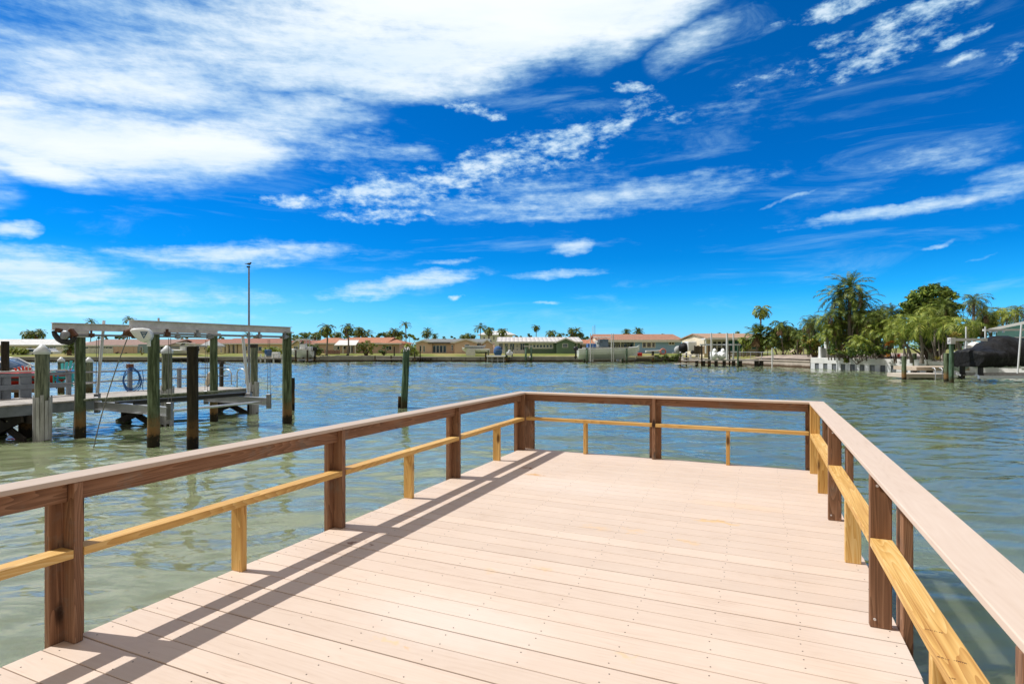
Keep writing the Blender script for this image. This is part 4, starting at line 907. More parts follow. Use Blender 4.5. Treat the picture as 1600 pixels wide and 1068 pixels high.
# motorboat with windshield
mp_ = P(2, 577, 27); root = thing('motorboat', 'white bowrider motorboat with blue tinted windshield behind the grey railing', 'boat', (mp_.x - 1.6, 27, .35), R(0))
b = MB(); hull(b, 3.0, 2.2, 1.0, bow=.05, fine=.55, dead=.35); b.build('hull', [m_fibre], root)
b = MB(); b.ell((1.2, 0, 1.0), (1.0, .85, .26)); b.build('upholstery', [m_tan], root)
b = MB()
prof = [(.2, 1.0), (.55, 1.36), (1.1, 1.50), (1.9, 1.42), (2.5, 1.05)]
rings = [[Vector((x, -.85, 1.0)), Vector((x, -.62, z)), Vector((x, .62, z)), Vector((x, .85, 1.0))] for x, z in prof]
b.loft(rings, 0, True); b.build('windshield', [M('blue_tinted_windshield', (.10, .16, .26), .08, var=.3, scale=1, bump=0)], root)
for yy in (-.74, .74):
    b = MB(); b.tube([(x, yy * (1 - (z - 1) * .5), z + .02) for x, z in prof], .035, 6); b.build('windshield_frame', [m_fibre], root)

# ------------------------------------------------------------------ roofs and walls of the houses across the water
def roofmat(name, col, kind):
    m, t, b, N, L = newmat(name)
    tcn = N('ShaderNodeTexCoord'); no = N('ShaderNodeTexNoise'); L(tcn.outputs['Object'], no.inputs['Vector']); no.inputs['Scale'].default_value = 1.6; no.inputs['Detail'].default_value = 7; no.inputs['Roughness'].default_value = .7
    w = N('ShaderNodeTexWave', wave_type='BANDS', bands_direction='X' if kind in ('tile', 'rib') else 'Z'); L(tcn.outputs['Object'], w.inputs['Vector'])
    w.inputs['Scale'].default_value = {'tile': .9, 'rib': .40, 'shingle': 2.2}[kind]; w.inputs['Distortion'].default_value = .3 if kind != 'rib' else 0
    mx = N('ShaderNodeMix', data_type='RGBA', blend_type='MIX'); r = N('ShaderNodeValToRGB'); L(no.outputs['Fac'], r.inputs[0]); setramp(r, [(.3, mul(col, .72)), (.7, mul(col, 1.22))])
    k = N('ShaderNodeMapRange'); L(w.outputs['Fac'], k.inputs[0]); k.inputs[1].default_value = 0; k.inputs[2].default_value = .35; k.inputs[3].default_value = .7 if kind != 'shingle' else .8; k.inputs[4].default_value = 1
    h = N('ShaderNodeHueSaturation'); L(r.outputs[0], h.inputs['Color']); L(k.outputs[0], h.inputs['Value']); L(h.outputs[0], b.inputs['Base Color']); b.inputs['Roughness'].default_value = .8 if kind != 'rib' else .45
    bp = N('ShaderNodeBump'); bp.inputs['Strength'].default_value = .8; bp.inputs['Distance'].default_value = .05; L(w.outputs['Fac'], bp.inputs['Height']); L(bp.outputs[0], b.inputs['Normal'])
    return m
rf_white = roofmat('white_tile_roof', (.70, .70, .68), 'tile'); rf_brown = roofmat('brown_shingle_roof', (.30, .19, .15), 'shingle'); rf_redbrown = roofmat('red_brown_tile_roof', (.33, .14, .09), 'tile')
rf_orange = roofmat('orange_tile_roof', (.50, .21, .11), 'tile'); rf_grey = roofmat('grey_shingle_roof', (.22, .23, .22), 'shingle'); rf_metal = roofmat('white_ribbed_metal_roof', (.72, .66, .60), 'rib')
rf_terra = roofmat('terracotta_tile_roof', (.42, .21, .13), 'tile'); rf_paleterra = roofmat('pale_terracotta_roof', (.48, .31, .20), 'tile')
def wall(name, c): return M(name, mul(c, 1.2), .85, var=.08, scale=.7, bump=.2, bscale=20)
w_cream = wall('cream_stucco', (.62, .55, .42)); w_yel = wall('pale_yellow_stucco', (.66, .54, .36)); w_pink = wall('pink_beige_stucco', (.58, .42, .33)); w_green = wall('sage_green_stucco', (.13, .20, .14))
w_blue = wall('sky_blue_siding', (.27, .45, .68)); w_grey = wall('grey_siding', (.34, .36, .36)); w_white = wall('white_stucco', (.68, .67, .64)); w_bluegrey = wall('blue_grey_stucco', (.24, .33, .38)); w_peach = wall('peach_stucco', (.62, .45, .34)); w_teal = wall('pale_teal_stucco', (.22, .45, .45))
GZ = 1.25
class House:
    def __init__(s, name, label, Z, x0, x1, depth, zb=None, cat='house'):
        s.Z = Z; s.X0 = PX(x0, Z); s.X1 = PX(x1, Z); s.D = depth; s.zb = GZ - .3 if zb is None else zb
        s.o = Vector(((s.X0 + s.X1) / 2, Z + depth / 2, s.zb)); s.root = thing(name, label, cat, s.o)
    def x(s, px, dz=0): return PX(px, s.Z + dz)
    def z(s, py, dz=0): return PZ(py, s.Z + dz)
    def walls(s, x0, x1, ytop, mat, y0=0, y1=None):
        b = MB(); b.box(s.x(x0), s.x(x1), s.Z + y0, s.Z + (s.D if y1 is None else y1), s.zb, s.z(ytop)); return b.build('wall', [mat], s.root, s.o)
    def gable(s, x0, x1, yeave, yridge, mat, over=.5, y0=0, y1=None, fascia=m_frame, th=.18):
        """ridge parallel to the water"""
        y1 = s.D if y1 is None else y1; xa, xb = s.x(x0), s.x(x1); ze = s.z(yeave); ym = s.Z + (y0 + y1) / 2; ya, yb = s.Z + y0 - over, s.Z + y1 + over
        zr = PZ(yridge, ym); b = MB()
        pr_ = [(ya, ze), (ym, zr), (yb, ze), (yb, ze - th), (ym, zr - th), (ya, ze - th)]
        vs = [(xa, y, z) for y, z in pr_] + [(xb, y, z) for y, z in pr_]
        b.add(vs, [(0, 1, 7, 6), (1, 2, 8, 7), (3, 4, 10, 9), (4, 5, 11, 10), (2, 3, 9, 8), (0, 5, 4, 1), (1, 4, 3, 2), (6, 7, 10, 11), (7, 8, 9, 10)])
        r = b.build('roof', [mat], s.root, s.o)
        b = MB(); b.box(xa - .02, xb + .02, ya - .03, ya, ze - th - .08, ze + .02); b.build('fascia', [fascia], r, s.o)
        b = MB(); b.add([(xa + .3, s.Z + y0 + .02, ze - th), (xa + .3, s.Z + y1 - .02, ze - th), (xa + .3, ym, zr - th - .02), (xb - .3, s.Z + y0 + .02, ze - th), (xb - .3, s.Z + y1 - .02, ze - th), (xb - .3, ym, zr - th - .02)], [(0, 1, 2), (5, 4, 3), (0, 2, 5, 3), (2, 1, 4, 5)])
        b.build('gable_end', [w_cream], r, s.o); return r
    def hip(s, x0, x1, yeave, yridge, rx0, rx1, mat, over=.4, y0=0, y1=None):
        y1 = s.D if y1 is None else y1; xa, xb = s.x(x0), s.x(x1); ze = s.z(yeave); ym = s.Z + (y0 + y1) / 2; zr = PZ(yridge, ym); ya, yb = s.Z + y0 - over, s.Z + y1 + over
        ra, rb2 = PX(rx0, ym), PX(rx1, ym); b = MB()
        b.add([(xa, ya, ze), (xb, ya, ze), (xb, yb, ze), (xa, yb, ze), (ra, ym, zr), (rb2, ym, zr)], [(0, 1, 5, 4), (1, 2, 5), (2, 3, 4, 5), (3, 0, 4), (3, 2, 1, 0)])
        r = b.build('roof', [mat], s.root, s.o); b = MB(); b.box(xa, xb, ya - .03, ya, ze - .18, ze + .02); b.build('fascia', [m_frame], r, s.o); return r
    def front(s, x0, x1, yeave, xa, yapex, wmat, rmat, out=.8, back=5, trim=m_frame):
        """gable facing the water"""
        ya = s.Z - out; X0, X1, XA = PX(x0, ya), PX(x1, ya), PX(xa, ya); ze, zp = PZ(yeave, ya), PZ(yapex, ya)
        b = MB(); b.prismy([(X0 + .25, s.zb), (X1 - .25, s.zb), (X1 - .25, ze - .1), (XA, zp - .22), (X0 + .25, ze - .1)], ya, s.Z + back); b.build('wall', [wmat], s.root, s.o)
        b = MB(); b.prismy([(X0, ze), (XA, zp), (X1, ze), (X1, ze - .12), (XA, zp - .14), (X0, ze - .12)], ya - .35, s.Z + back); r = b.build('roof', [rmat], s.root, s.o)
        b = MB(); b.prismy([(X0, ze + .02), (XA, zp + .03), (X1, ze + .02), (X1, ze - .22), (XA, zp - .24), (X0, ze - .22)], ya - .40, ya - .355); b.build('barge_board', [trim], r, s.o)
    def win(s, x0, x1, y0, y1, n=1, dz=0, glass=None, name='window', frame=None, fw=.09, rows=1):
        yy = s.Z + dz; X0, X1 = PX(x0, yy), PX(x1, yy); Z1, Z0 = PZ(y0, yy), PZ(y1, yy); b = MB(); f = fw
        b.box(X0, X1, yy - .06, yy - .003, Z0, Z0 + f); b.box(X0, X1, yy - .06, yy - .003, Z1 - f, Z1)
        for k in range(n + 1):
            xx = X0 + (X1 - X0 - f) * k / n; b.box(xx, xx + f, yy - .058, yy - .003, Z0 + f, Z1 - f)
        for k in range(1, rows):
            zz = Z0 + (Z1 - Z0 - f) * k / rows; b.box(X0 + f, X1 - f, yy - .052, yy - .003, zz, zz + f * .7)
        w = b.build(name, [frame or m_frame], s.root, s.o)
        b = MB(); b.box(X0 + f * .6, X1 - f * .6, yy - .035, yy - .004, Z0 + f * .6, Z1 - f * .6); b.build('pane', [glass or m_glass], w, s.o); return w
    def post(s, x, y0, y1, dz=0, w=.15, mat=None):
        yy = s.Z + dz; X = PX(x, yy); b = MB(); b.box(X - w / 2, X + w / 2, yy - w / 2, yy + w / 2, PZ(y1, yy), PZ(y0, yy)); b.build('porch_post', [mat or m_frame], s.root, s.o)
    def box(s, name, x0, x1, y0, y1, dz0, dz1, mat):
        b = MB(); b.box(PX(x0, s.Z + dz0), PX(x1, s.Z + dz0), s.Z + dz0, s.Z + dz1, PZ(y1, s.Z + dz0), PZ(y0, s.Z + dz0)); return b.build(name, [mat], s.root, s.o)

h = House('white_roofed_house', 'cream house with long white roof at the far left across the water', 112, -60, 66, 11)
h.walls(-58, 64, 539, w_cream); h.gable(-60, 66, 538.5, 529.6, rf_white); h.win(18, 24, 541, 547); h.win(44, 50, 541.5, 547, 2); h.win(-20, -8, 541, 548, 2)
h = House('grey_house', 'blue grey house with low white gabled roof behind the leftmost piling', 110, 66, 120, 11)
h.walls(68, 118, 539, w_bluegrey); h.hip(64, 121, 538.5, 529.6, 80, 106, rf_white); h.win(71, 84, 541.5, 552, 2, name='garage_door', glass=m_glass); h.win(87, 100, 541.5, 551, 2, glass=w_white); h.win(104, 112, 541.5, 548, 2)
h = House('brown_roofed_house', 'long low grey house with brown shingle roof seen between the lift pilings', 110, 124, 262, 12)
h.walls(126, 260, 539.5, w_grey); h.gable(122, 264, 539, 530, rf_brown); h.box('storeroom', 216, 233, 537.5, 557, -2.2, -.01, w_bluegrey)
for a in (128, 165, 245): h.win(a, a + 11, 541, 546, 2)
h.win(219, 222.5, 541, 554, 1, dz=-2.2, name='door')
h = House('red_roofed_house', 'house with dull red roof behind the grey console boat', 116, 262, 340, 11)
h.walls(264, 338, 538, w_cream); h.gable(258, 342, 537, 529.5, rf_redbrown); h.win(270, 280, 540, 547, 2); h.win(300, 312, 540, 548, 2); h.win(322, 334, 540, 551, 2, name='door')
h = House('pale_yellow_house', 'pale yellow house with red brown hipped roof and open porch near the flagpole', 108, 346, 448, 12)
h.walls(372, 446, 537, w_yel); h.walls(349, 372, 537, w_yel, y0=3)
h.hip(343, 450, 536.2, 528.4, 366, 440, rf_redbrown, over=.8)
for a in (349.5, 355.5, 362, 369): h.post(a, 537, 553, dz=.3, w=.45, mat=w_cream)
for a in (351, 357, 364): h.win(a, a + 4.5, 539, 553, 1, dz=3, name='glass_door')
h.win(383.5, 387, 540.5, 547.5, 1, rows=2); h.win(398, 410, 541, 548, 2); h.win(424, 434, 541, 548, 2)
h = House('cream_gabled_house', 'small cream gabled house half hidden by palms right of the lift', 106, 452, 486, 12)
h.walls(454, 484, 538.5, w_yel); h.gable(450, 488, 538, 531.5, rf_redbrown, y0=2); h.front(455, 476, 538, 465.5, 530, w_yel, rf_redbrown); h.win(459, 466, 540.5, 546.5, 2, dz=-.8)
h = House('orange_tiled_house', 'pinkish house with bright orange tile roof and white porch awning, behind palms', 108, 492, 628, 13)
h.walls(497, 624, 536, w_pink); h.hip(490, 545, 535.8, 527.6, 510, 530, rf_orange); h.gable(530, 606, 535.5, 527, rf_orange); h.hip(598, 630, 536, 530.5, 604, 622, rf_orange, y0=-1)
h.win(521, 526, 540, 546.5, 1); h.win(526.5, 531, 540, 546.5, 1); h.win(536, 541, 540, 546, 1); h.win(545, 552, 540, 551, 2, name='door'); h.win(603, 612, 540, 547, 2)
b = MB(); ax = [(522, 538.8, -3.2), (556, 538.8, -3.2), (561, 531.2, .0), (530, 531.2, .0)]; q = [P(x, y, h.Z + d) for x, y, d in ax]; b.hexa([p - Vector((0, 0, .1)) for p in q] + q); b.build('porch_awning', [m_white_wall], h.root, h.o)
for a in (523.5, 536, 548, 555): h.post(a, 538.8, 552, dz=-3.0)
h = House('beige_house', 'beige pink house with grey shingle roof, three gables and sliding glass doors', 107, 649, 772, 13)
h.walls(650, 770, 534.5, w_pink); h.gable(655, 765, 533.8, 529.2, rf_grey); h.front(649, 677, 534.8, 660, 531, w_pink, rf_grey, out=.6)
h.front(708, 747, 534.6, 728.5, 528.8, w_pink, rf_grey, out=1.6); h.front(752, 771, 536.5, 761, 530, w_pink, rf_grey, out=1.0)
h.box('porch_beam', 668.5, 703, 535, 536.6, -1.0, -.1, m_darkwood)
for i in range(4): h.win(676 + i * 5.4, 681.2 + i * 5.4, 539.3, 551, 1, name='sliding_door', fw=.07)
h.win(656, 659, 539.5, 549, 1, dz=-.6); h.win(661, 664.3, 539.5, 550, 1, dz=-.6, name='door'); h.win(705, 708, 538.5, 547.5, 1, rows=2); h.win(726, 734, 537.5, 543, 1, dz=-1.6, rows=2); h.win(744.5, 750, 536.8, 542, 1)
h = House('two_storey_house', 'pale two storey house with low hipped roof rising behind the one storey houses', 150, 748, 803, 14, zb=1)
h.walls(750, 801, 522.7, w_white); h.hip(746, 806, 522.8, 516.5, 762, 790, rf_white); h.win(755, 758, 526, 530, 1); h.win(770.5, 773, 525, 531, 1); h.win(784.5, 788.5, 525, 531, 1)
h = House('green_house', 'sage green house with white ribbed metal roof and white framed screened porch', 106, 777, 909, 13)
h.walls(820, 906, 533.5, w_green); h.walls(779, 820, 534, w_white, y0=.6)
h.gable(776, 910, 533.6, 526.4, rf_metal, over=1.0); h.front(868, 900, 534, 884, 527.6, w_green, rf_metal, out=1.5)
for a, c in ((779.5, 786), (788, 794), (796.5, 804), (812.5, 820)): h.win(a, c, 536, 547, 2, dz=.6, name='porch_screen')
h.win(805, 811, 536, 550.5, 1, dz=.6, name='door', rows=2, fw=.3); h.box('porch_wall', 778, 821, 547, 553, .2, .55, w_white)
h.win(826, 864.5, 536.3, 544.6, 7, fw=.28); h.win(878.5, 887.5, 536.4, 542.8, 1, dz=-1.5, rows=2); h.win(900.5, 902.5, 536, 541, 1)
h = House('low_red_roofed_house', 'small low building with faded red roof between the green and blue houses', 112, 908, 932, 10)
h.walls(910, 930, 537, w_cream); h.gable(906, 934, 536.5, 530.5, rf_orange); h.win(914, 919, 539, 546, 1)
h = House('blue_house', 'sky blue house with terracotta tile roof and grey recessed porch behind the large white boat', 107, 932, 1068, 14)
h.walls(992, 1064.5, 532, w_blue); h.walls(936, 992, 532, w_grey, y0=2.6)
h.gable(934, 1067.5, 530.8, 521.8, rf_terra, over=.9, th=.35)
h.box('porch_soffit', 936, 992, 531.3, 533.8, -.4, 2.59, m_frame)
for a, c in ((949, 954), (957, 962), (966, 972), (974, 980), (984, 989)): h.win(a, c, 536.5, 544, 1, dz=2.6)
for a in (941, 969.5, 991): h.post(a, 533.8, 551, dz=.1)
h.win(1003.5, 1010, 534, 543.2, 1, fw=.14); h.win(1010, 1018, 534, 543.2, 1, fw=.14); h.win(1018, 1024, 534, 543.2, 1, fw=.14); h.win(1044.5, 1054, 533.6, 538.7, 2, fw=.14)
h = House('glazed_house', 'cream house with pale orange roof, tall dark glazing and teal screens behind the right dock', 86, 1101, 1195, 12, zb=.9)
h.walls(1103, 1192, 528, w_cream, y0=.8); h.gable(1101, 1196, 527.8, 520.8, rf_paleterra, over=1.5); h.box('fascia_beam', 1102, 1195, 528, 530.5, -1.2, .79, m_frame)
for i in range(3): h.win(1113 + i * 7.3, 1120 + i * 7.3, 532.5, 551, 1, dz=.8, rows=2, name='sliding_door')
for i in range(3): h.win(1137 + i * 8.8, 1145.4 + i * 8.8, 531, 549, 1, dz=.8, glass=m_tealglass, name='teal_screen')
h.win(1174, 1186, 532, 546, 1, dz=.8, glass=m_tealglass, name='teal_screen')
for a in (1103, 1112, 1136, 1146, 1164): h.post(a, 529, 552, dz=-.8, w=.22)
# teal house at the right edge, its gable front turned towards the water
tz = 47.0; root = thing('teal_house', 'pale teal house with white roof edge rising to the right edge of the picture', 'house', (PX(1545, tz), tz, .9), R(-40))
ze = PZ(514, tz) - .9
b = MB(); b.prismy([(.5, 0), (11.5, 0), (11.5, ze), (6, ze + 1.35), (.5, ze)], .02, 8); b.build('wall', [w_teal], root)
b = MB(); b.prismy([(0, ze), (6, ze + 1.5), (12, ze), (12, ze - .14), (6, ze + 1.34), (0, ze - .14)], -.6, 8.5); rf = b.build('roof', [rf_white], root)
b = MB(); b.prismy([(-.02, ze + .02), (6, ze + 1.53), (12.02, ze + .02), (12.02, ze - .2), (6, ze + 1.3), (-.02, ze - .2)], -.68, -.605); b.build('barge_board', [m_frame], rf)
b = MB(); b.box(1.6, 3.4, -.05, .018, 1.3, 2.3); w = b.build('window', [m_frame], root); b = MB(); b.box(1.7, 3.3, -.07, -.052, 1.4, 2.2); b.build('pane', [m_glass], w)
b = MB(); b.box(4.2, 6.4, -.05, .018, .2, 2.3); w = b.build('glass_door', [m_frame], root); b = MB(); b.box(4.3, 6.3, -.07, -.052, .3, 2.2); b.build('pane', [m_glass], w)

# ------------------------------------------------------------------ seawalls
def wallrun(p0, p1, ztop, mat, lab, name='seawall', cap=.12, th=.35, cmat=None):
    p0 = Vector((*p0, 0)); p1 = Vector((*p1, 0)); d = (p1 - p0).normalized(); n = Vector((-d.y, d.x, 0)); L_ = (p1 - p0).length
    root = thing(name, lab, 'seawall', p0, math.atan2(d.y, d.x))
    b = MB(); b.box(0, L_, 0, th, -1.0, ztop - cap); b.build('wall_face', [mat], root)
    b = MB(); b.box(-.02, L_ + .02, -.10, th + .25, ztop - cap, ztop); b.build('coping', [cmat or mat], root, bevel=.02)
    return root, L_
for a, c, zt_, mt, lab in ((-140, 340, .82, m_seawall, 'grey concrete seawall below the lawns at the far left'), (340, 500, .86, m_seawall, 'grey concrete seawall below the yellow and cream houses'), (500, 628, .94, m_seawall, 'pale grey seawall below the orange tiled house'),
                       (628, 800, .84, m_seawall, 'stained grey seawall below the beige house'), (800, 905, .88, m_seawall, 'blotchy seawall below the green house'), (905, 1058, .74, m_seawall, 'dark low seawall behind the large white boat')):
    root, L_ = wallrun((PX(a, 94), 93.9), (PX(c, 94) - .05, 93.9), zt_, mt, lab)
    if a == 628:
        b = MB(); k = 1.0
        while k < L_: b.box(k, k + .08, -.05, -.001, -.3, zt_ - .12); k += 2.4
        b.build('pile_joints', [m_darkwood], root)
S = {i: SHORE[i] for i in range(len(SHORE))}
wallrun(S[3], S[4], .8, m_seawall_tan, 'tan seawall at the corner beside the mangrove bushes')
wallrun(S[4], S[5], .8, m_seawall_tan, 'tan concrete seawall under the grey railing behind the right dock')
wallrun(S[5], (33.65, 63.9), .85, m_seawall_tan, 'tan concrete seawall beside the sandy patio')
root, L_ = wallrun((33.7, 63.7), (37.7, 51.4), 1.22, M('grey_sheet_piling', (.13, .145, .16), .7, var=.2),  'bright white seawall over corrugated panels below the tall palms', cap=.62, cmat=m_white_wall)
b = MB(); k = 0
while k < L_ - .5: b.box(k, k + .56, -.09, -.002, -.5, .595); k += 1.12
part(b.build('sheet_pile_rib', [M('white_sheet_piling', (.66, .67, .68), .6, var=.15, scale=2)], root), 'white vertical ribs of sheet piling')
wallrun((37.8, 51.3), (40.5, 45), 1.1, m_white_wall, 'pale seawall behind the low wooden platform at right', cap=.3)
wallrun((40.5, 45), (44, 38), 1.0, m_white_wall, 'pale seawall behind the covered black boat', cap=.3)
wallrun((44, 38), (52, 28), 1.0, m_seawall_tan, 'tan seawall beyond the right edge')
# white wall panel with white cap post on the white seawall
Zw = 63.0; rw = thing('garden_wall', 'grey stucco garden wall with a white stepped post at the end of the white seawall', 'wall', (PX(1284, Zw), Zw, 1.1))
b = MB(); b.box(PX(1283, Zw), PX(1313, Zw), Zw, Zw + .3, 1.0, PZ(543.5, Zw)); b.build('panel', [w_grey], rw, rw.location)
b = MB(); b.box(PX(1281.5, Zw), PX(1283.5, Zw), Zw - .05, Zw + .35, 1.0, PZ(541.5, Zw)); b.box(PX(1290.5, Zw), PX(1292.5, Zw), Zw - .05, Zw + .35, 1.0, PZ(533.5, Zw)); b.build('post', [m_frame], rw, rw.location)
# patio of pale pavers right of the glazed house
Zp = 74; b = MB(); b.add([P(1190, 560.6, 79), P(1284, 560.6, 66), P(1300, 553.5, 76), P(1185, 554.5, 90)], [(0, 1, 2, 3)])
tag(b.build('patio', [M('pink_white_sand', (.70, .58, .50), .9, var=.12)]), 'pale sandy patio sloping behind the tan seawall', None, None, 'structure')
b = MB(); p0 = P(1220, 552, 78); b.box(0, PX(1262, 78) - PX(1220, 78), 0, .5, -1, PZ(548.5, 78) - p0.z); o = b.build('planter_wall', [M('tan_block', (.50, .40, .32), .9)], None, p0, bevel=.03); tag(o, 'low tan block planter wall on the sandy patio', 'wall')
SB = []
for (x0, y0, w_) in ((31.0, 75, 6), (34.1, 62, 6), (37.3, 52.5, 8), (40.5, 45, 9), (44, 38, 9), (52, 28, 9)):
    SB.append([(x0 + .4, y0 + .1, 1.0 if w_ == 6 else 1.06), (x0 + w_ * .9, y0 + w_ * .43, 1.36), (x0 + w_ * 4, y0 + w_ * 1.9, 1.56)])
b = MB(); n_ = [p for r in SB for p in r]; b.add(n_, [(i * 3 + k, i * 3 + 3 + k, i * 3 + 4 + k, i * 3 + 1 + k) for i in range(5) for k in range(2)])
tag(b.build('planting_bed', [M('mulch_and_sand', (.34, .26, .20), .95, var=.5, scale=.9, col2=(.62, .51, .43))]), 'sandy mulched bed behind the right-hand seawall', None, None, 'structure')
# fences on the far lawns
def fence(x0, x1, yt, yb, Z, mat, lab, posts=6):
    p0 = P(x0, yb, Z); root = thing('garden_fence', lab, 'fence', p0); X1 = PX(x1, Z) - p0.x; H_ = PZ(yt, Z) - p0.z
    b = MB(); n_ = int(X1 / .2)
    for i in range(n_): b.box(i * X1 / n_, (i + .93) * X1 / n_, 0, .03, 0, H_)
    b.box(0, X1, .031, .07, H_ * .75, H_ * .85); b.build('boards', [mat], root)
    for i in range(posts + 1): b = MB(); b.box(i * X1 / posts - .06, i * X1 / posts + .06, -.07, -.003, 0, H_ + .1); b.build('fence_post', [mat], root)
fence(133, 176, 544, 556, 106, m_white_wall, 'white board fence in front of the brown roofed house'); fence(178, 214, 541.5, 553, 107, w_pink, 'pinkish fence beside the blue grey storeroom')
fence(1085, 1101, 540.5, 553, 88, m_darkwood, 'dark brown board fence left of the glazed house', 3); fence(2, 66, 548, 554, 108, m_white_wall, 'low white fence behind the small palms at the far left'); fence(270, 344, 545, 553, 109, w_cream, 'cream fence behind the grey console boat')
fence(1096, 1112, 540.5, 553, 86.5, w_peach, 'peach coloured fence panel beside the glazed house', 2)
fence(508, 531, 547, 553, 102, M('mauve_fence', (.34, .20, .19), .9), 'low mauve fence in front of the orange tiled house', 5)
# pop-up tent roof
p0 = P(331, 553, 104); root = thing('canopy_tent', 'pale pointed canopy tent between the red roofed and pale yellow houses', 'tent', p0)
a = PX(318, 104) - p0.x; c = PX(346, 104) - p0.x; zz = PZ(540, 104) - p0.z; zp = PZ(529.5, 104) - p0.z
b = MB(); b.add([(a, -1.5, zz), (c, -1.5, zz), (c, 1.5, zz), (a, 1.5, zz), ((a + c) / 2, 0, zp), (a, -1.5, zz - .2), (c, -1.5, zz - .2), (c, 1.5, zz - .2), (a, 1.5, zz - .2)], [(0, 1, 4), (1, 2, 4), (2, 3, 4), (3, 0, 4), (0, 5, 6, 1), (1, 6, 7, 2), (2, 7, 8, 3), (3, 8, 5, 0)]); b.build('canopy', [m_greycanvas], root)
for x in (a + .05, c - .05): b = MB(); b.tube([(x, -1.45, 0), (x, -1.45, zz)], .04, 6); b.build('leg', [m_frame], root)

# ------------------------------------------------------------------ boats, lifts and small docks across the water
def lpile(px, pyb, w, pyt, lab, mat=None, cap=None, grp='short pilings along the far seawall'):
    return piling(px, pyb, w, pyt, lab, mat or m_pile_dark, cap, grp, n=8)
def outboard(parent, x, z, mat=m_black, s=1.0, y=0):
    root = parent
    b = MB(); b.ell((x - .28 * s, y, z + .42 * s), (.30 * s, .21 * s, .30 * s), 10, 7); b.build('engine_cowl', [mat], root, bevel=0)
    b = MB(); b.box(x - .36 * s, x - .18 * s, y - .06 * s, y + .06 * s, z - .55 * s, z + .2 * s); b.box(x - .48 * s, x - .1 * s, y - .05 * s, y + .05 * s, z - .68 * s, z - .55 * s); b.bar((x - .3 * s, y, z - .66 * s), (x - .34 * s, y, z - .90 * s), .03, .14 * s, up=(1, 0, 0)); b.build('engine_leg', [mat], root)
def boat(lab, px0, px1, pyk, Z, H, B, mat, flip=False, top=None, console=True, eng=m_black, rot=0, name='boat_on_lift', pad=True):
    X0, X1 = PX(px0, Z), PX(px1, Z); L_ = abs(X1 - X0) / max(.3, math.cos(rot)); zk = PZ(pyk, Z)
    root = thing(name, lab, 'boat', (X1 if flip else X0, Z, zk), math.pi + rot if flip else rot)
    b = MB(); hull(b, L_, B, H, bow=.22, fine=.45, dead=.4); b.build('hull', [mat], root)
    b = MB(); hull(b, L_ * .985, B * 1.03, H * .10, bow=0, fine=.45, dead=.2); o = b.build('rub_rail', [m_frame], root); o.location = (0, 0, H * .80)
    # follow the sheer
    for v in o.data.vertices: v.co.z += H * .22 * (v.co.x / L_) ** 2 * .95
    if console:
        b = MB(); cx_ = L_ * .42; b.box(cx_ - .5, cx_ + .45, -.45, .45, H * .75, H + .85); b.build('console', [m_fibre], root, bevel=.08, seg=2)
        b = MB(); b.hexa([(cx_ + .1, -.42, H + .86), (cx_ + .5, -.42, H + .70), (cx_ + .5, .42, H + .70), (cx_ + .1, .42, H + .86), (cx_ - .1, -.38, H + 1.35), (cx_ - .02, -.38, H + 1.35), (cx_ - .02, .38, H + 1.35), (cx_ - .1, .38, H + 1.35)]); b.build('windscreen', [m_glass], root)
        b = MB(); b.box(cx_ - 1.4, cx_ - .75, -.5, .5, H * .75, H + .45); b.build('seat', [m_fibre], root, bevel=.06, seg=2)
    if top and L_ > 6:
        b = MB(); cx_ = L_ * .42; b.box(cx_ - .75, cx_ + .62, -.72, .72, H * .8, H + top - .25); b.build('enclosure', [M('tinted_enclosure', (.10, .14, .18), .2, var=.4, scale=2, bump=0)], root, bevel=.05)
        b = MB(); b.box(cx_ - 2.6, cx_ - 1.3, -.8, .8, H * .8, H + .62); b.build('bench', [m_bluecanvas], root, bevel=.06)
    if top:
        b = MB(); cx_ = L_ * .42; b.box(cx_ - 1.5, cx_ + .9, -.95, .95, H + top, H + top + .10); b.build('t_top', [m_fibre], root, bevel=.04, seg=2)
        for sx in (-.95, .35):
            for sy in (-.6, .6): b = MB(); b.tube([(cx_ + sx, sy, H * .8), (cx_ + sx * .8, sy * 1.1, H + top)], .035, 6); b.build('t_top_leg', [m_metal_lt], root)
    if eng: outboard(root, 0, H * .62, eng, min(1.25, H))
    return root, L_
def liftrig(px0, px1, Z, yt, yb, lab, w=.30, mat=None):
    """small lift over a boat: four posts and a cradle"""
    p0 = Vector((PX(px0, Z), Z, 0)); X1 = PX(px1, Z) - p0.x; root = thing('small_boat_lift', lab, 'boat lift', p0)
    for x in (0, X1):
        for y in (-1.6, 1.6): b = MB(); b.lathe([(w / 2, -1), (w / 2 * .95, PZ(yt, Z))], 9, (x, y, 0)); b.build('piling', [mat or m_pile_pale], root)
    b = MB(); b.box(-.3, X1 + .3, -1.7, -1.5, PZ(yt, Z), PZ(yt, Z) + .15); b.build('top_beam', [m_metal], root); b = MB(); b.box(-.3, X1 + .3, 1.5, 1.7, PZ(yt, Z), PZ(yt, Z) + .15); b.build('top_beam', [m_metal], root)
    for x in (X1 * .15, X1 * .85): b = MB(); b.box(x - .1, x + .1, -1.5, 1.5, PZ(yb, Z) - .25, PZ(yb, Z)); b.build('cradle_beam', [m_metal], root)
    return root
boat('large white and pale green centre console boat with black outboard, raised on a lift', 903, 999, 560.5, 88, 1.75, 2.9, m_ltgreen_hull, top=1.55)
liftrig(915, 976, 88, 543.8, 561.5, 'low lift with green pilings holding the large centre console boat', mat=m_pile_green)
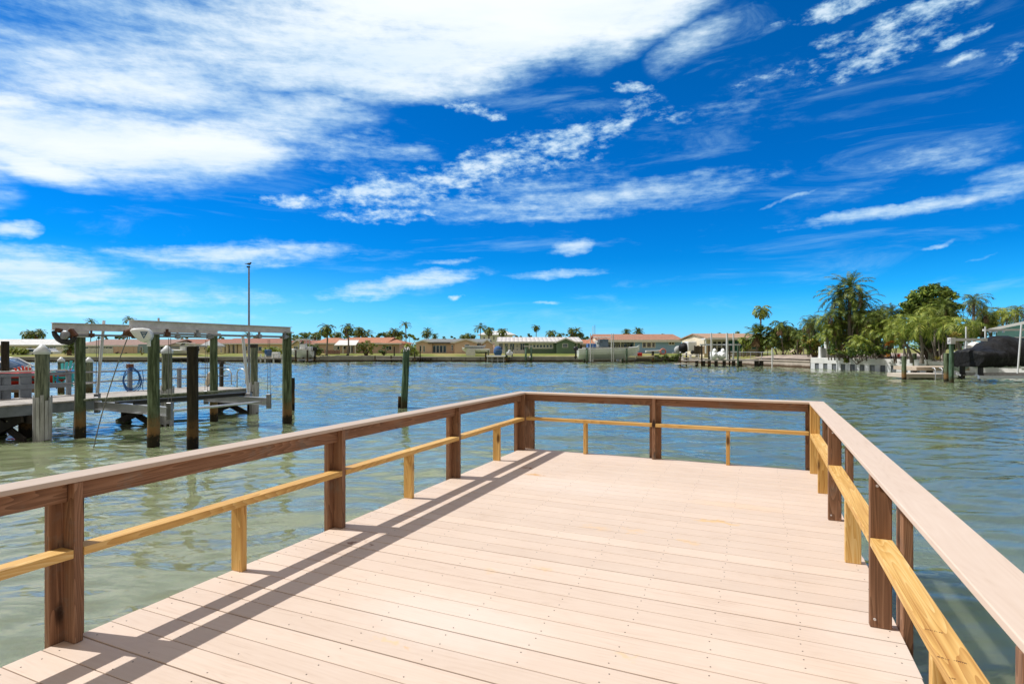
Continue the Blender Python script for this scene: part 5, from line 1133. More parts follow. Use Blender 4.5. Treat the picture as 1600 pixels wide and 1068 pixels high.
for px, lab in ((922.5, 'white guide pole at the stern of the large centre console boat'), (955.5, 'white guide pole at the middle of the large centre console boat'), (958.5, 'second white pole close to the middle of the large centre console boat'), (926.5, 'thin aerial rising from the large centre console boat')):
    b = MB(); p0 = Vector((PX(px, 86.2), 86.2, .2)); b.tube([(0, 0, 0), (0, 0, PZ(521 if px != 926.5 else 509, 86.2) - .2)], .075 if px != 926.5 else .04, 8); o = b.build('white_pole', [m_pvc]); o.location = p0; tag(o, lab, 'pole', 'white poles round the large boat')
boat('grey hulled console boat with canvas top across the water, seen between the lift pilings', 262, 306, 556.5, 99, 1.15, 2.2, m_greycanvas, flip=True, top=1.1, name='boat')
boat('white sport boat with dark underside raised on a lift beyond the rightmost lift piling', 452, 489, 558, 91, 1.3, 2.5, m_fibre, top=1.5, flip=True)
liftrig(468, 486, 91, 546.5, 561, 'dark lift under the white sport boat right of the rightmost lift piling', mat=m_pile_dark)
boat('white covered boat on the beige house lawn, pointing left', 722, 765, 552.5, 98, .95, 2.2, m_fibre, flip=True, console=False, eng=None)
b = MB(); p0 = P(748, 545, 98); hull(b, 3.6, 2.0, .8, bow=0, fine=.5); o = b.build('boat_cover', [m_greycanvas]); o.location = p0 + Vector((-2.4, 0, -.15)); tag(o, 'pale shrink cover over the white boat on the beige house lawn', 'cover')
b = MB(); p0 = P(728, 556, 96.5); b.hexa([(0, 0, 0), (1.6, -.2, .0), (1.6, -.12, 0), (0, .08, 0), (0, 0, 1.0), (1.6, -.2, 1.25), (1.6, -.12, 1.25), (0, .08, 1.0)]); o = b.build('panel_sheet', [m_white_wall], None); o.location = p0; tag(o, 'pale rectangular panel leaning at the left end of the covered boat', 'panel')
b = MB(); p0 = P(778, 557, 97); b.ell((0, 0, .9), (.75, .6, .95), 12, 8); b.box(-.5, .5, -.4, .4, -.1, 1.3); tag(b.build('covered_grill', [m_bluecanvas], None, (0, 0, 0)), 'dark blue canvas cover standing between the beige and green houses', 'cover'); bpy.data.objects['covered_grill'].location = p0
# jetties in front of the beige and green houses
root = thing('small_jetty', 'white metal jetty with railings in front of the beige and green houses', 'dock', (PX(775, 91), 91, 0))
X = lambda p: PX(p, 91) - PX(775, 91)
b = MB(); b.box(X(760), X(790), -.8, 2.6, .95, 1.05); b.build('decking', [m_white_wall], root)
b = MB()
for p in (762, 769, 778, 787): b.box(X(p) - .04, X(p) + .04, -.8, -.72, -.5, .95)
b.build('support_frame', [m_metal_lt], root); b = MB(); b.box(X(760), X(790), -.78, -.74, .30, .36); b.box(X(760), X(790), -.78, -.74, 2.0, 2.04); b.build('pipe_rail', [m_metal_lt], root)
lpile(759, 565, 2.6, 549.5, 'dark piling at the left end of the white metal jetty'); lpile(763, 564.3, 2.2, 547, 'grey piling behind the left end of the white metal jetty', m_pile_pale); lpile(791, 565, 4.5, 541, 'thick brown piling at the right end of the white metal jetty', m_pile)
lpile(800, 564.8, 3, 541.5, 'grey piling right of the thick brown one by the white metal jetty', m_pile_pale)
root = thing('personal_watercraft', 'small white watercraft raised between two pilings in front of the green house', 'watercraft', (PX(796, 91.5), 91.5, PZ(556, 91.5)), R(90))
b = MB(); hull(b, 2.6, 1.1, .6, bow=.4, fine=.4); b.build('hull', [m_fibre], root); b = MB(); b.ell((.9, 0, .75), (.7, .25, .28)); b.build('seat', [m_greycanvas], root); b = MB(); b.bar((1.55, -.35, 1.1), (1.55, .35, 1.1), .05, .05); b.bar((1.5, 0, .5), (1.55, 0, 1.1), .15, .15); b.build('handlebar', [m_black], root)
rr = liftrig(821.5, 830, 92, 541.5, 556, 'empty green posted lift with white cross beam in front of the green house', w=.26, mat=m_pile_green)
lpile(474, 564.8, 1.8, 545, 'thin dark pole left of the centre of the pale grey seawall'); lpile(484.5, 565, 2, 545, 'thin dark pole at the left end of the pale grey seawall')
lpile(586, 565.5, 2.2, 556, 'short dark post in the water below the light green tree'); lpile(611, 565, 2, 555, 'short dark post left of the lone leaning piling'); lpile(616, 564.5, 2, 541, 'tall thin dark post left of the lone leaning piling'); lpile(648, 565.5, 2, 549, 'thin dark post right of the lone leaning piling'); lpile(656.5, 565, 1.8, 540, 'taller thin post below the left corner of the beige house')
root = thing('low_walkway', 'low dark wooden walkway hung along the stained seawall', 'dock', (PX(645, 92.5), 92.5, 0)); X = lambda p: PX(p, 92.5) - PX(645, 92.5)
b = MB(); b.box(X(644), X(675), 0, 1.2, .55, .63); b.build('decking', [m_darkwood], root); b = MB()
for p in (645, 653, 664, 673): b.box(X(p) - .1, X(p) + .1, .1, .3, -.8, .55)
b.build('legs', [m_darkwood], root)
root = thing('low_walkway', 'low pale walkway hung along the seawall left of the lone leaning piling', 'dock', (PX(600, 92.5), 92.5, 0)); X = lambda p: PX(p, 92.5) - PX(600, 92.5)
b = MB(); b.box(X(586), X(628), 0, 1.0, .38, .46); b.build('decking', [m_greydeck], root); b = MB()
for p in (588, 601, 614, 626): b.box(X(p) - .08, X(p) + .08, .1, .3, -.8, .38)
b.build('legs', [m_darkwood], root)
root = thing('small_jetty', 'pale low jetty with white posts below the cream gabled house', 'dock', (PX(425, 92), 92, 0)); X = lambda p: PX(p, 92) - PX(425, 92)
b = MB(); b.box(X(402), X(447), -1.2, 1.6, .55, .66); b.build('decking', [m_greydeck], root); b = MB()
for p in (403, 412, 419, 432, 445): b.box(X(p) - .1, X(p) + .1, -1.2, -1.0, -.8, 1.3)
b.build('post', [m_pvc], root); b = MB(); b.box(X(427), X(437), -.6, .4, .67, 1.6); b.build('dock_box', [m_fibre], root, bevel=.06)
b = MB(); p0 = P(419, 556, 96); b.box(-.5, .5, -.3, .3, 0, 1.3); o = b.build('blue_dock_box', [m_bluecanvas], None, (0, 0, 0), bevel=.08); o.location = p0 + Vector((0, 0, -.2)); tag(o, 'small dark blue covered box by the pale low jetty', 'box')
root = thing('rocky_jetty', 'low jetty with rusty stones in front of the red roofed house', 'dock', (PX(290, 92.5), 92.5, 0)); X = lambda p: PX(p, 92.5) - PX(290, 92.5)
b = MB(); b.box(X(252), X(330), -.5, 1.3, .65, .76); b.build('decking', [m_greydeck], root); b = MB()
for p in (255, 270, 285, 300, 315, 328): b.box(X(p) - .12, X(p) + .12, -.4, -.2, -.8, .65)
b.build('legs', [m_darkwood], root)
# white van and truck parked beside the houses at far left
def vehicle(px, py, Z, L_, H_, lab, name, cat, mat, flip=1):
    p = P(px, py, Z); root = thing(name, lab, cat, p, 0 if flip > 0 else math.pi)
    b = MB(); prof = [(0, .35), (0, .9), (.1, H_ * .62), (.22 * L_, H_ * .66), (.34 * L_, H_), (.86 * L_, H_), (.97 * L_, H_ * .62), (L_, .8), (L_, .35)]
    b.prismy([(x - L_ / 2, z) for x, z in prof], -.85, .85); b.build('body', [mat], root, bevel=.08, seg=2)
    b = MB(); b.prismy([(x - L_ / 2, z) for x, z in [(.25 * L_, H_ * .66), (.35 * L_, H_ * .94), (.85 * L_, H_ * .94), (.93 * L_, H_ * .66)]], -.87, .87); b.build('window', [m_glass], root)
    for x in (.2, .8):
        for y in (-.8, .8): b = MB(); b.lathe([(.32, -.1), (.34, 0), (.32, .1)], 14); b.xf(Matrix.Translation(((x - .5) * L_, y, .33)) @ Matrix.Rotation(R(90), 4, 'X')); b.build('wheel', [m_black], root)
vehicle(50, 558, 101, 3.0, 1.55, 'white car parked on the far lawn behind the leftmost piling', 'parked_car', 'car', m_fibre)
vehicle(78, 556, 104, 3.0, 1.4, 'small pale vehicle beside the blue grey house at the far left', 'parked_car', 'car', m_fibre, -1)
root = thing('covered_trailer', 'white boxy trailer with black tarpaulin on its front beside the blue house', 'trailer', P(1076, 553, 90)); b = MB(); b.box(-.4, 1.0, -1, 1, .5, 2.0); b.build('box', [m_fibre], root, bevel=.1, seg=2); b = MB(); b.ell((-.8, 0, 1.0), (.8, .9, .85), 12, 8); b.build('tarpaulin', [m_canvas], root)
b = MB(); b.lathe([(.3, -.1), (.3, .1)], 12); b.xf(Matrix.Translation((.3, -1.0, .3)) @ Matrix.Rotation(R(90), 4, 'X')); b.build('wheel', [m_black], root)
b = MB(); p0 = P(1060, 552, 91); b.ell((0, 0, .6), (.7, .5, .65), 10, 7); b.bar((-.9, 0, .1), (.9, 0, .1), .3, .2); o = b.build('small_covered_boat', [m_greycanvas]); o.location = p0; tag(o, 'small white covered bundle between the blue house and the boxy trailer', 'boat')
# small craft and ring by the bushes
root = thing('small_skiff', 'small pale skiff with red seat on a low dark rack right of the large boat', 'boat', (PX(994, 90), 90, PZ(561, 90)))
b = MB(); hull(b, 2.9, 1.2, .5, bow=.3); b.build('hull', [m_tan], root); b = MB(); b.box(.2, .9, -.4, .4, .5, 1.05); b.build('seat', [m_red], root, bevel=.06); b = MB(); b.box(-.2, 2.4, -.5, .5, -.35, -.05); b.build('rack', [m_darkwood], root)
b = MB(); b.box(-.9, .1, -.45, .45, .5, 1.25); b.build('cooler', [m_fibre], root, bevel=.06)
lpile(1020, 565.5, 4, 548.5, 'dark mooring pile with a wide black cap left of the mangrove bushes')
b = MB(); p0 = P(1036, 549, 92)
pts = [(.42 * math.cos(2 * math.pi * i / 16), 0, .42 * math.sin(2 * math.pi * i / 16)) for i in range(17)]
b.tube(pts, .12, 8, caps=False); o = b.build('life_ring', [m_coral]); o.location = p0; tag(o, 'orange red life ring on the grass behind the mangrove bushes', 'life ring')
b = MB(); p0 = P(1032, 550.5, 92.4); hull(b, 2.6, .8, .35); o = b.build('kayak', [m_fibre]); o.location = p0 + Vector((-2.4, 0, 0)); tag(o, 'upturned white kayak lying left of the orange life ring', 'kayak')

# ------------------------------------------------------------------ right-hand dock with lift (centre right)
Zd = 69.0
root = thing('grey_railed_dock', 'dock with white bench rails and dark piles in front of the glazed house', 'dock', (PX(1120, Zd), Zd, 0)); X = lambda p, Z=Zd: PX(p, Z) - PX(1120, Zd)
b = MB()
for i in range(60): b.box(X(1078) + i * .16, X(1078) + i * .16 + .15, 1.4, 3.2, .68, .74)
b.build('decking', [m_greydeck], root)
b = MB(); b.box(X(1062), X(1090), .2, 2.6, .28, .36); b.build('lower_platform', [m_greydeck], root)
b = MB(); b.box(X(1154), X(1208), 3.3, 4.4, .74, .84); b.build('walkway', [m_greydeck], root)
for p in (1096, 1107, 1116, 1127, 1140, 1155, 1166, 1192, 1200):
    b = MB(); b.box(X(p) - .16, X(p) + .16, 1.6, 1.9, -1, .68); b.build('support_pile', [m_darkwood], root)
for (p0_, p1_) in ((1078.5, 1092), (1092, 1106), (1127, 1138), (1141, 1152), (1154, 1162)):
    b = MB(); b.box(X(p0_), X(p1_), 3.2, 3.25, 1.38, 1.48); b.box(X(p0_), X(p1_), 3.2, 3.25, 1.00, 1.08); b.box(X(p0_), X(p0_) + .12, 3.17, 3.28, .68, 1.5); b.box(X(p1_) - .12, X(p1_), 3.17, 3.28, .68, 1.5); b.build('bench_rail', [m_white_wall], root)
for p, w_, yt_, lb in ((1063, 2.0, 550, 'white topped post at the left tip of the railed dock'), (1072.5, 2.6, 550.5, 'white topped dark post on the low platform of the railed dock')):
    lpile(p, 571.2, w_, yt_, lb, m_pile_dark, 'cone')
lpile(1096.5, 572, 2.6, 539.5, 'dark lift pile, leftmost of four at the railed dock'); lpile(1107.5, 573, 2.6, 539.5, 'dark lift pile, second from left at the railed dock'); lpile(1140, 572, 2.6, 539.5, 'dark lift pile, third from left at the railed dock'); lpile(1153, 574, 2.8, 539.5, 'green lift pile, rightmost of four at the railed dock', m_pile_green)
root = thing('railed_dock_lift', 'silver lift beams on four dark piles at the railed dock', 'boat lift', (PX(1120, 67.5), 67.5, 2.5))
b = MB(); b.box(PX(1094, 67.5) - PX(1120, 67.5), PX(1102, 67.5) - PX(1120, 67.5), -.15, .15, .1, .26); b.build('top_beam', [m_metal_lt], root)
b = MB(); b.box(PX(1104, 67.5) - PX(1120, 67.5), PX(1157, 67.5) - PX(1120, 67.5), -.15, .15, .1, .27); b.build('top_beam', [m_metal_lt], root)
b = MB(); b.box(PX(1104, 67.5) - PX(1120, 67.5), PX(1157, 67.5) - PX(1120, 67.5), .8, 1.0, -1.75, -1.6); b.build('cradle_beam', [m_metal], root)
for p, lb in ((1111.5, 'white guide pole on the railed dock, leftmost of three'), (1136, 'thick white guide pole on the railed dock, middle of three'), (1146, 'white guide pole on the railed dock, rightmost of three')):
    b = MB(); b.tube([(0, 0, 0), (0, 0, PZ(520, 67) - .9)], .09 if p != 1136 else .13, 8); o = b.build('guide_pole', [m_pvc]); o.location = (PX(p, 67), 67, .9); tag(o, lb, 'pole', 'white guide poles of the railed dock')
root = thing('covered_watercraft', 'pair of white covered watercraft side by side on the railed dock', 'watercraft', (PX(1120, 68.5), 68.5, .95))
for x in (-.45, .55): b = MB(); b.ell((x, 0, .45), (.48, 1.2, .5), 12, 8); b.ell((x, -.5, .95), (.22, .4, .35), 10, 6); b.build('cover', [m_fibre], root)
b = MB(); b.tube([(0, 0, 0), (0, 0, 2.5)], .07, 8); o = b.build('white_post', [m_pvc]); q = G(1206.5, 575, 0); o.location = (q.x, q.y, -.2); tag(o, 'slim white post standing in the water before the tan seawall', 'post')
# pipe fence on the tan seawall
root = thing('patio_railing', 'thin grey pipe railing on top of the tan seawall by the patio', 'railing', (PX(1190, 77), 77, .8))
for i in range(6):
    t = i / 5; x, y = 29.6 + (32.2 - 29.6) * t, 80 + (69.5 - 80) * t; b = MB(); b.tube([(x - root.location.x, y - 77 + .2, 0), (x - root.location.x, y - 77 + .2, .95)], .03, 6); b.build('post', [m_metal_lt], root)
b = MB(); b.tube([(29.6 - root.location.x, 3.2, .95), (32.2 - root.location.x, -7.3, .95)], .03, 6); b.build('top_rail', [m_metal_lt], root)
# lounger on the patio
b = MB(); p0 = P(1228, 553.5, 76); b.bar((-1, 0, .25), (.6, 0, .28), .6, .07); b.bar((.6, 0, .28), (1.2, 0, .7), .6, .07)
for x in (-.9, .5): b.bar((x, -.25, 0), (x, -.25, .25), .06, .06); b.bar((x, .25, 0), (x, .25, .25), .06, .06)
o = b.build('patio_lounger', [m_tan]); o.location = p0; tag(o, 'tan lounger on the sandy patio', 'lounger')

# ------------------------------------------------------------------ platform and covered boat at right
RG = 'pilings round the low wooden platform at right'
piling(1412.5, 594, 6.5, 556, 'green brown piling standing free at the left of the low wooden platform', m_pile, None, RG, n=12)
piling(1429, 582, 6, 552, 'green brown piling behind the left end of the low wooden platform', m_pile, None, RG, n=12); piling(1454, 582, 6.5, 551.5, 'short grey green piling behind the middle of the low wooden platform', m_pile_pale, None, RG, n=12)
piling(1478.5, 596, 7, 551.5, 'green piling right of the dock ladder', m_pile, None, RG, n=12); piling(1486.5, 597.5, 6.5, 533.5, 'tall green lift piling with grey cap right of the dock ladder', m_pile_green, None, RG, n=12)
root = thing('wooden_platform', 'low two level pale wooden platform with a small ladder on the right shore', 'dock', (PX(1450, 41), 41, 0)); X = lambda p, Z=41.: PX(p, Z) - PX(1450, 41)
b = MB(); b.box(X(1415, 40.6), X(1482, 40.6), -.4, 1.6, .16, .44); b.build('lower_step', [m_sand], root, bevel=.01)
b = MB(); b.box(X(1429, 43), X(1512, 43), 1.8, 4.4, .58, .86); b.build('upper_deck', [M('pale_tan_planks', (.52, .42, .32), .85, var=.2, scale=5)], root, bevel=.01)
for p in (1430, 1455, 1480, 1505): b = MB(); b.box(X(p, 43) - .15, X(p, 43) + .15, 2.0, 2.3, -.8, .58); b.build('support_pile', [m_darkwood], root)
root = thing('dock_ladder', 'small white ladder at the front of the low wooden platform', 'ladder', (PX(1467, 40.3), 40.3, 0))
for x in (-.24, .26): b = MB(); b.tube([(x, 0, -.4), (x, 0, .75), (x, .12, .86), (x, .3, .88)], .03, 7); b.build('side_rail', [m_metal_lt], root)
b = MB()
for z in (-.1, .15, .4, .62): b.tube([(-.24, 0, z), (.26, 0, z)], .022, 6)
b.build('rungs', [m_metal_lt], root)
# lift around the covered boat
q = G(1486.5, 597.5, 0); zt_ = PZ(533, q.y); root = thing('covered_boat_lift', 'grey lift beams and white guide poles round the black covered boat', 'boat lift', (q.x, q.y, 0))
b = MB(); b.box(-.2, PX(1541, q.y) - q.x, -.1, .1, zt_ + .02, zt_ + .20); b.build('top_beam', [m_metal], root); b = MB(); b.box(-.16, .16, -.16, .16, zt_ - .18, zt_ + .24); b.build('pile_cap', [m_metal], root, bevel=.01)
b = MB(); b.box(1.2, 7.5, 1.0, 1.15, .42, .62); b.build('cradle_beam', [m_metal], root); b = MB(); b.box(1.2, 7.5, -.8, -.65, .30, .50); b.build('cradle_beam', [m_metal_lt], root)
for px, y0, y1, zz in ((1509.5, 548, 510, 38.4), (1539.5, 541, 510, 38.8)):
    b = MB(); b.tube([P(px, y0 + 25, zz) - root.location, P(px, y1, zz) - root.location], .045, 8); b.build('guide_pole', [m_pvc], root)
b = MB(); b.tube([P(1590, 583, 36.0) - root.location, P(1596, 507, 36.0) - root.location], .05, 9); b.build('guide_pole', [m_pvc], root)
b = MB(); b.bar(P(1536, 515.5, 40) - root.location, P(1640, 514.5, 40) - root.location, .12, .14); b.build('cross_beam', [m_white_wall], root)
for p in (1548, 1557, 1568): b = MB(); b.box(PX(p, 40) - q.x - .05, PX(p, 40) - q.x + .05, 40 - q.y - .04, 40 - q.y + .04, PZ(519.5, 40), PZ(516.3, 40)); b.build('roller', [m_metal_lt], root)
# the covered boat: stern at left towards the viewer, bow off to the right
ang = R(20); st_ = P(1524, 575, 38.0); root = thing('covered_boat', 'large motor boat under a draped black canvas cover on a lift at the right edge', 'boat', (st_.x, st_.y, .95), ang)
rg_ = random.Random(9); b = MB(); rings = []; NS, NR = 46, 30; Lb, Bb = 8.2, 2.7
def topz(t):    # height of the cover line along the boat
    ks = [(0, 1.12), (.03, 1.30), (.10, 1.34), (.2, 1.46), (.27, 1.85), (.33, 2.12), (.42, 2.18), (.50, 2.10), (.56, 1.75), (.66, 1.45), (.85, 1.30), (1, 1.15)]
    for (a, za), (c, zc_) in zip(ks, ks[1:]):
        if t <= c: k = (t - a) / (c - a); k = k * k * (3 - 2 * k); return za + (zc_ - za) * k
    return 1.1
for i in range(NS + 1):
    t = i / NS; x = (Lb + .95) * t - .95; hw = Bb / 2 * (min(1, .80 + t * 3.0) if t < .5 else max(.05, math.cos((t - .5) / .5 * math.pi / 2) ** .6)) * (1 if t > .02 else .96); zt0 = topz(t); zg = .92 + .22 * t; zlo = .12 + .75 * max(0, t - .6) ** 1.5 * 2
    ring = []
    for k in range(NR + 1):
        s = k / NR * 2 - 1; a = abs(s)
        if a > .62:      # hanging skirt over the hull side
            u_ = (a - .62) / .38; y = hw * (1.02 - .30 * u_ ** 2.0); z = zg + (zlo - zg) * u_
        else:
            u_ = a / .62; y = hw * u_ * 1.02; z = zt0 + (zg - zt0) * (u_ ** (1.7 + .8 * (zt0 > 1.6)))
        fold = mnoise.noise(Vector((x * 2.6 + a * 1.5, s * 3.2, 3))) * .13 + (.5 - abs(mnoise.noise(Vector((x * 3.2 - a * 5, s * 2.2, 9))))) * .16 - .06
        if zt0 > 1.5 and a < .62: z -= abs(math.sin(x * 4.2 + a * 5)) * .05 * (1 - u_) * u_ * 4
        ring.append(Vector((x + fold * .4, math.copysign(y + fold * (.4 + a), s) if a > .02 else 0, z + fold * .7)))
    rings.append(ring)
b.loft(rings, 0, True, closed=False, caps=False); n0 = len(b.v)
b.add([rings[0][k] for k in range(NR + 1)], [tuple(range(NR + 1))]); b.add([rings[-1][k] for k in range(NR + 1)], [tuple(range(NR, -1, -1))])
o = b.build('canvas_cover', [m_canvas], root); sd = o.modifiers.new('thick', 'SOLIDIFY'); sd.thickness = .02
b = MB(); hull(b, Lb * .97, Bb * .92, 1.0, bow=.3, fine=.5, dead=.45); b.build('hull', [m_ltgreen_hull], root)
for y in (-.55, .55):
    b = MB(); b.box(-.56, -.26, y - .10, y + .10, -.35, .75); b.box(-.80, -.15, y - .07, y + .07, -.48, -.35); b.bar((-.45, y, -.45), (-.52, y, -.78), .04, .20, up=(1, 0, 0)); leg = b.build('outboard_leg', [m_black], root, bevel=.02)
    b = MB()
    for k in range(3):
        a = k * 2.09; b.bar((-.80, y, -.42), (-.82, y + .17 * math.sin(a), -.42 + .17 * math.cos(a)), .11, .02, up=(1, 0, 0))
    b.build('propeller', [m_metal_lt], leg)
b = MB(); p0 = P(1498, 566, 42); b.ell((0, 0, .1), (.9, .5, .75), 12, 8); o = b.build('blue_patterned_float', [M('blue_white_float', (.25, .42, .52), .5, var=.7, scale=3, col2=(.7, .75, .78))]); o.location = p0; tag(o, 'pale blue and white patterned float behind the stern of the covered boat', 'float')
b = MB(); p0 = P(1527, 556, 47); b.box(-.9, .9, -.3, .3, 0, PZ(534, 47) - p0.z); o = b.build('garden_shed', [w_grey], None); o.location = p0; tag(o, 'small grey shed behind the stern of the covered boat', 'shed')
b = MB(); p0 = P(1523, 549, 46); b.ell((0, 0, .3), (.55, .5, .5), 10, 7); b.ell((-.5, 0, .25), (.4, .4, .35), 9, 6); o = b.build('covered_bundle', [w_white], None); o.location = p0; tag(o, 'sunlit white bundle in front of the small grey shed', 'bundle')

# ------------------------------------------------------------------ vegetation
def frond(b, az, e0, L_, droop, nl, rg, w=.30, mi=0, org=(0, 0, 0), twist=.5, lw=.03, hang=.5, split=2, mi2=None):
    """arching feather frond: rachis plus separate narrow leaflets"""
    h = Vector((math.cos(az), math.sin(az), 0)); sd = Vector((-h.y, h.x, 0)); p = Vector(org); pts = [p.copy()]; dirs = []
    n = 9; e = e0
    for i in range(n):
        d = h * math.cos(e) + Vector((0, 0, math.sin(e))); dirs.append(d); p = p + d * L_ / n; pts.append(p.copy()); e -= droop / n * (1 + i * .12)
    def at(t):
        k = min(n - 1e-6, t * n); i = int(k); return pts[i].lerp(pts[i + 1], k - i), dirs[min(i, n - 1)]
    b.tube(pts, [L_ * .012 * (1 - i / n * .8) for i in range(n + 1)], 3, mi, caps=False, smooth=False)
    for j in range(nl):
        t = .12 + .88 * (j + rg.uniform(-.3, .3)) / nl; t = min(max(t, .08), .995); c, d = at(t)
        ll = L_ * w * (math.sin(math.pi * (.12 + .80 * t)) ** .7) * rg.uniform(.85, 1.1)
        for s in (-1, 1):
            if rg.random() < .04: continue
            up_ = sd.cross(d) * -1
            q = (sd * s * .85 + d * (.55 + .4 * t) + up_ * rg.uniform(-.35, .6) * twist + Vector((0, 0, rg.uniform(-.35, .1)))).normalized(); wd = d.cross(q).cross(q).normalized() * L_ * lw * .5
            m1 = c + q * ll * .5 + Vector((0, 0, -ll * .06)); e1 = c + q * ll * .96 - Vector((0, 0, ll * hang * .55 * rg.uniform(.5, 1.2)))
            b.add([c - wd * .6, c + wd * .6, m1 + wd, m1 - wd, e1], [(0, 1, 2, 3), (3, 2, 4)], mi)
def crown_mesh(seed, nf, nl, w=.30, lw=.035, hang=.5, lo=-.5, hi=1.35, droop=1.9, dry=.0, mats=None):
    rg = random.Random(seed); b = MB()
    for i in range(nf):
        t = i / nf; e = hi - (hi - lo) * (t ** .85) + rg.uniform(-.12, .12); az_ = i * 2.39996 + rg.uniform(-.25, .25)
        L_ = rg.uniform(.85, 1.08) * (.72 if t < .12 else 1); isdry = 1 if (dry and t > 1 - dry) else 0
        frond(b, az_, e, L_, droop * rg.uniform(.75, 1.15) * (.75 + .35 * t), nl, rg, w, isdry, lw=lw, hang=hang)
    me = b.mesh('crown', mats or [lf_palm, lf_dry]); return me
CR = [crown_mesh(s, 22, 15, w=.30, lw=.060, hang=.45, dry=.12) for s in (1, 2, 3, 4, 5)]
CRW = [crown_mesh(s, 15, 14, w=.26, lw=.06, hang=.35, droop=1.2, lo=-.1, mats=[lf_palm, lf_dry]) for s in (11, 12, 13)]   # windblown, sparse
CRL = [crown_mesh(s, 16, 14, w=.34, lw=.07, hang=.55, mats=[lf_palm_lt, lf_dry]) for s in (21, 22)]
CRF = [crown_mesh(s, 26, 8, w=.55, lw=.10, hang=.2, droop=.7, lo=-.9, hi=1.5, dry=.15) for s in (31, 32)]               # round-headed
HI = [crown_mesh(s, 26, 27, w=.27, lw=.020, hang=.5, lo=-.7, droop=1.5, dry=.12) for s in (41, 42)]
HIL = [crown_mesh(s, 19, 27, w=.29, lw=.020, hang=.55, lo=-.5, droop=1.7, mats=[lf_palm_lt, lf_yel]) for s in (51, 52, 53)]
HI2 = [crown_mesh(s, 30, 30, w=.24, lw=.022, hang=.25, lo=-.75, hi=1.5, droop=1.05, dry=.10) for s in (61, 62, 63)]
palm_n = [0]
def palm(px, pyc, r, Z, label, kind=None, base=None, lean=0.0, tr=None, group='palms beyond the far seawall', name='palm_tree', zg=1.2, tilt=0):
    """px,pyc: crown centre in photo pixels; r: frond length in pixels at depth Z"""
    palm_n[0] += 1; k = palm_n[0]; rg = random.Random(k * 13 + 5); Rm = r / F * Z * (1.15 if Z > 90 else 1.0); top = P(px, pyc, Z); bx = top.x - lean
    root = thing(name, label, 'palm tree', (bx, Z, zg), 0, group)
    H_ = top.z - zg; tr = tr or .12; b = MB(); pts = []; rs = []
    for i in range(9):
        t = i / 8; pts.append((lean * (t ** 1.6) + .06 * math.sin(t * 5 + k), .05 * math.cos(t * 4 + k), -.3 + (H_ + .3) * t)); rs.append(tr * (1.35 - .55 * min(1, t * 2.2) + (.12 if t > .9 else 0)))
    b.tube(pts, rs, 8); b.build('trunk', [m_bark], root)
    ms = kind or CR; me = ms[rg.randrange(len(ms))]; o = bpy.data.objects.new('crown', me); sc.collection.objects.link(o); o.parent = root; o.location = pts[-1]; o.scale = (Rm,) * 3; o.rotation_euler = (tilt, rg.uniform(-.08, .08), rg.uniform(0, 6.28))
    return root
def leafblob(b, c, r, n, size, rg, mi=0, surf=.55):
    for i in range(n):
        v = Vector((rg.gauss(0, 1), rg.gauss(0, 1), rg.gauss(0, 1))).normalized(); q = surf + (1 - surf) * rg.random(); q = q if rg.random() < .8 else rg.random()
        p = c + Vector((v.x * r[0], v.y * r[1], v.z * r[2])) * q
        a = Vector((rg.uniform(-1, 1), rg.uniform(-1, 1), rg.uniform(-.6, .6))).normalized(); n_ = (v + Vector((rg.uniform(-.8, .8), rg.uniform(-.8, .8), rg.uniform(-.2, .9)))).normalized(); w = a.cross(n_).normalized(); a = n_.cross(w)
        s = size * rg.uniform(.6, 1.25); b.add([p - a * s, p + w * s * .42 - a * s * .1, p + a * s, p - w * s * .42 - a * s * .1], [(0, 1, 2, 3)], mi)
def tree(px, Z, label, blobs, mat, leaf=.16, dens=1.0, base_z=1.2, name='broadleaf_tree', cat='tree', group=None, trunk=.14, mat2=None):
    """blobs: (px, py, rx, ry) in photo pixels"""
    rg = random.Random(int(px * 3 + Z)); root = thing(name, label, cat, (PX(px, Z), Z, base_z), 0, group); o = root.location
    b = MB(); tb = MB(); y0 = max(p[1] for p in blobs)
    for (x, y, rx, ry) in blobs:
        dz = rg.uniform(-.25, .25) * rx / F * Z; c = P(x, y, Z + dz); r = (rx / F * Z, rx / F * Z * .8, ry / F * Z)
        m = max(4, int(rx * ry / 8))
        for j in range(m):
            v = Vector((rg.gauss(0, 1), rg.gauss(0, 1), rg.gauss(0, 1))).normalized() * rg.uniform(.45, .95); cc = c + Vector((v.x * r[0], v.y * r[1], v.z * r[2])); rr = min(r) * rg.uniform(.28, .5)
            leafblob(b, cc - o, (rr * 1.2, rr, rr * .85), int(30 * dens), leaf, rg, 0 if (mat2 is None or rg.random() < .7) else 1)
        c_ = c - o
        tb.tube([(rg.uniform(-.1, .1), rg.uniform(-.1, .1), -.3), (c_.x * .35, c_.y * .3, c_.z * .45), (c_.x, c_.y, c_.z)], [trunk, trunk * .6, trunk * .2], 6)
    tb.build('trunk', [m_barkd], root); b.build('crown', [mat] + ([mat2] if mat2 else []), root); return root
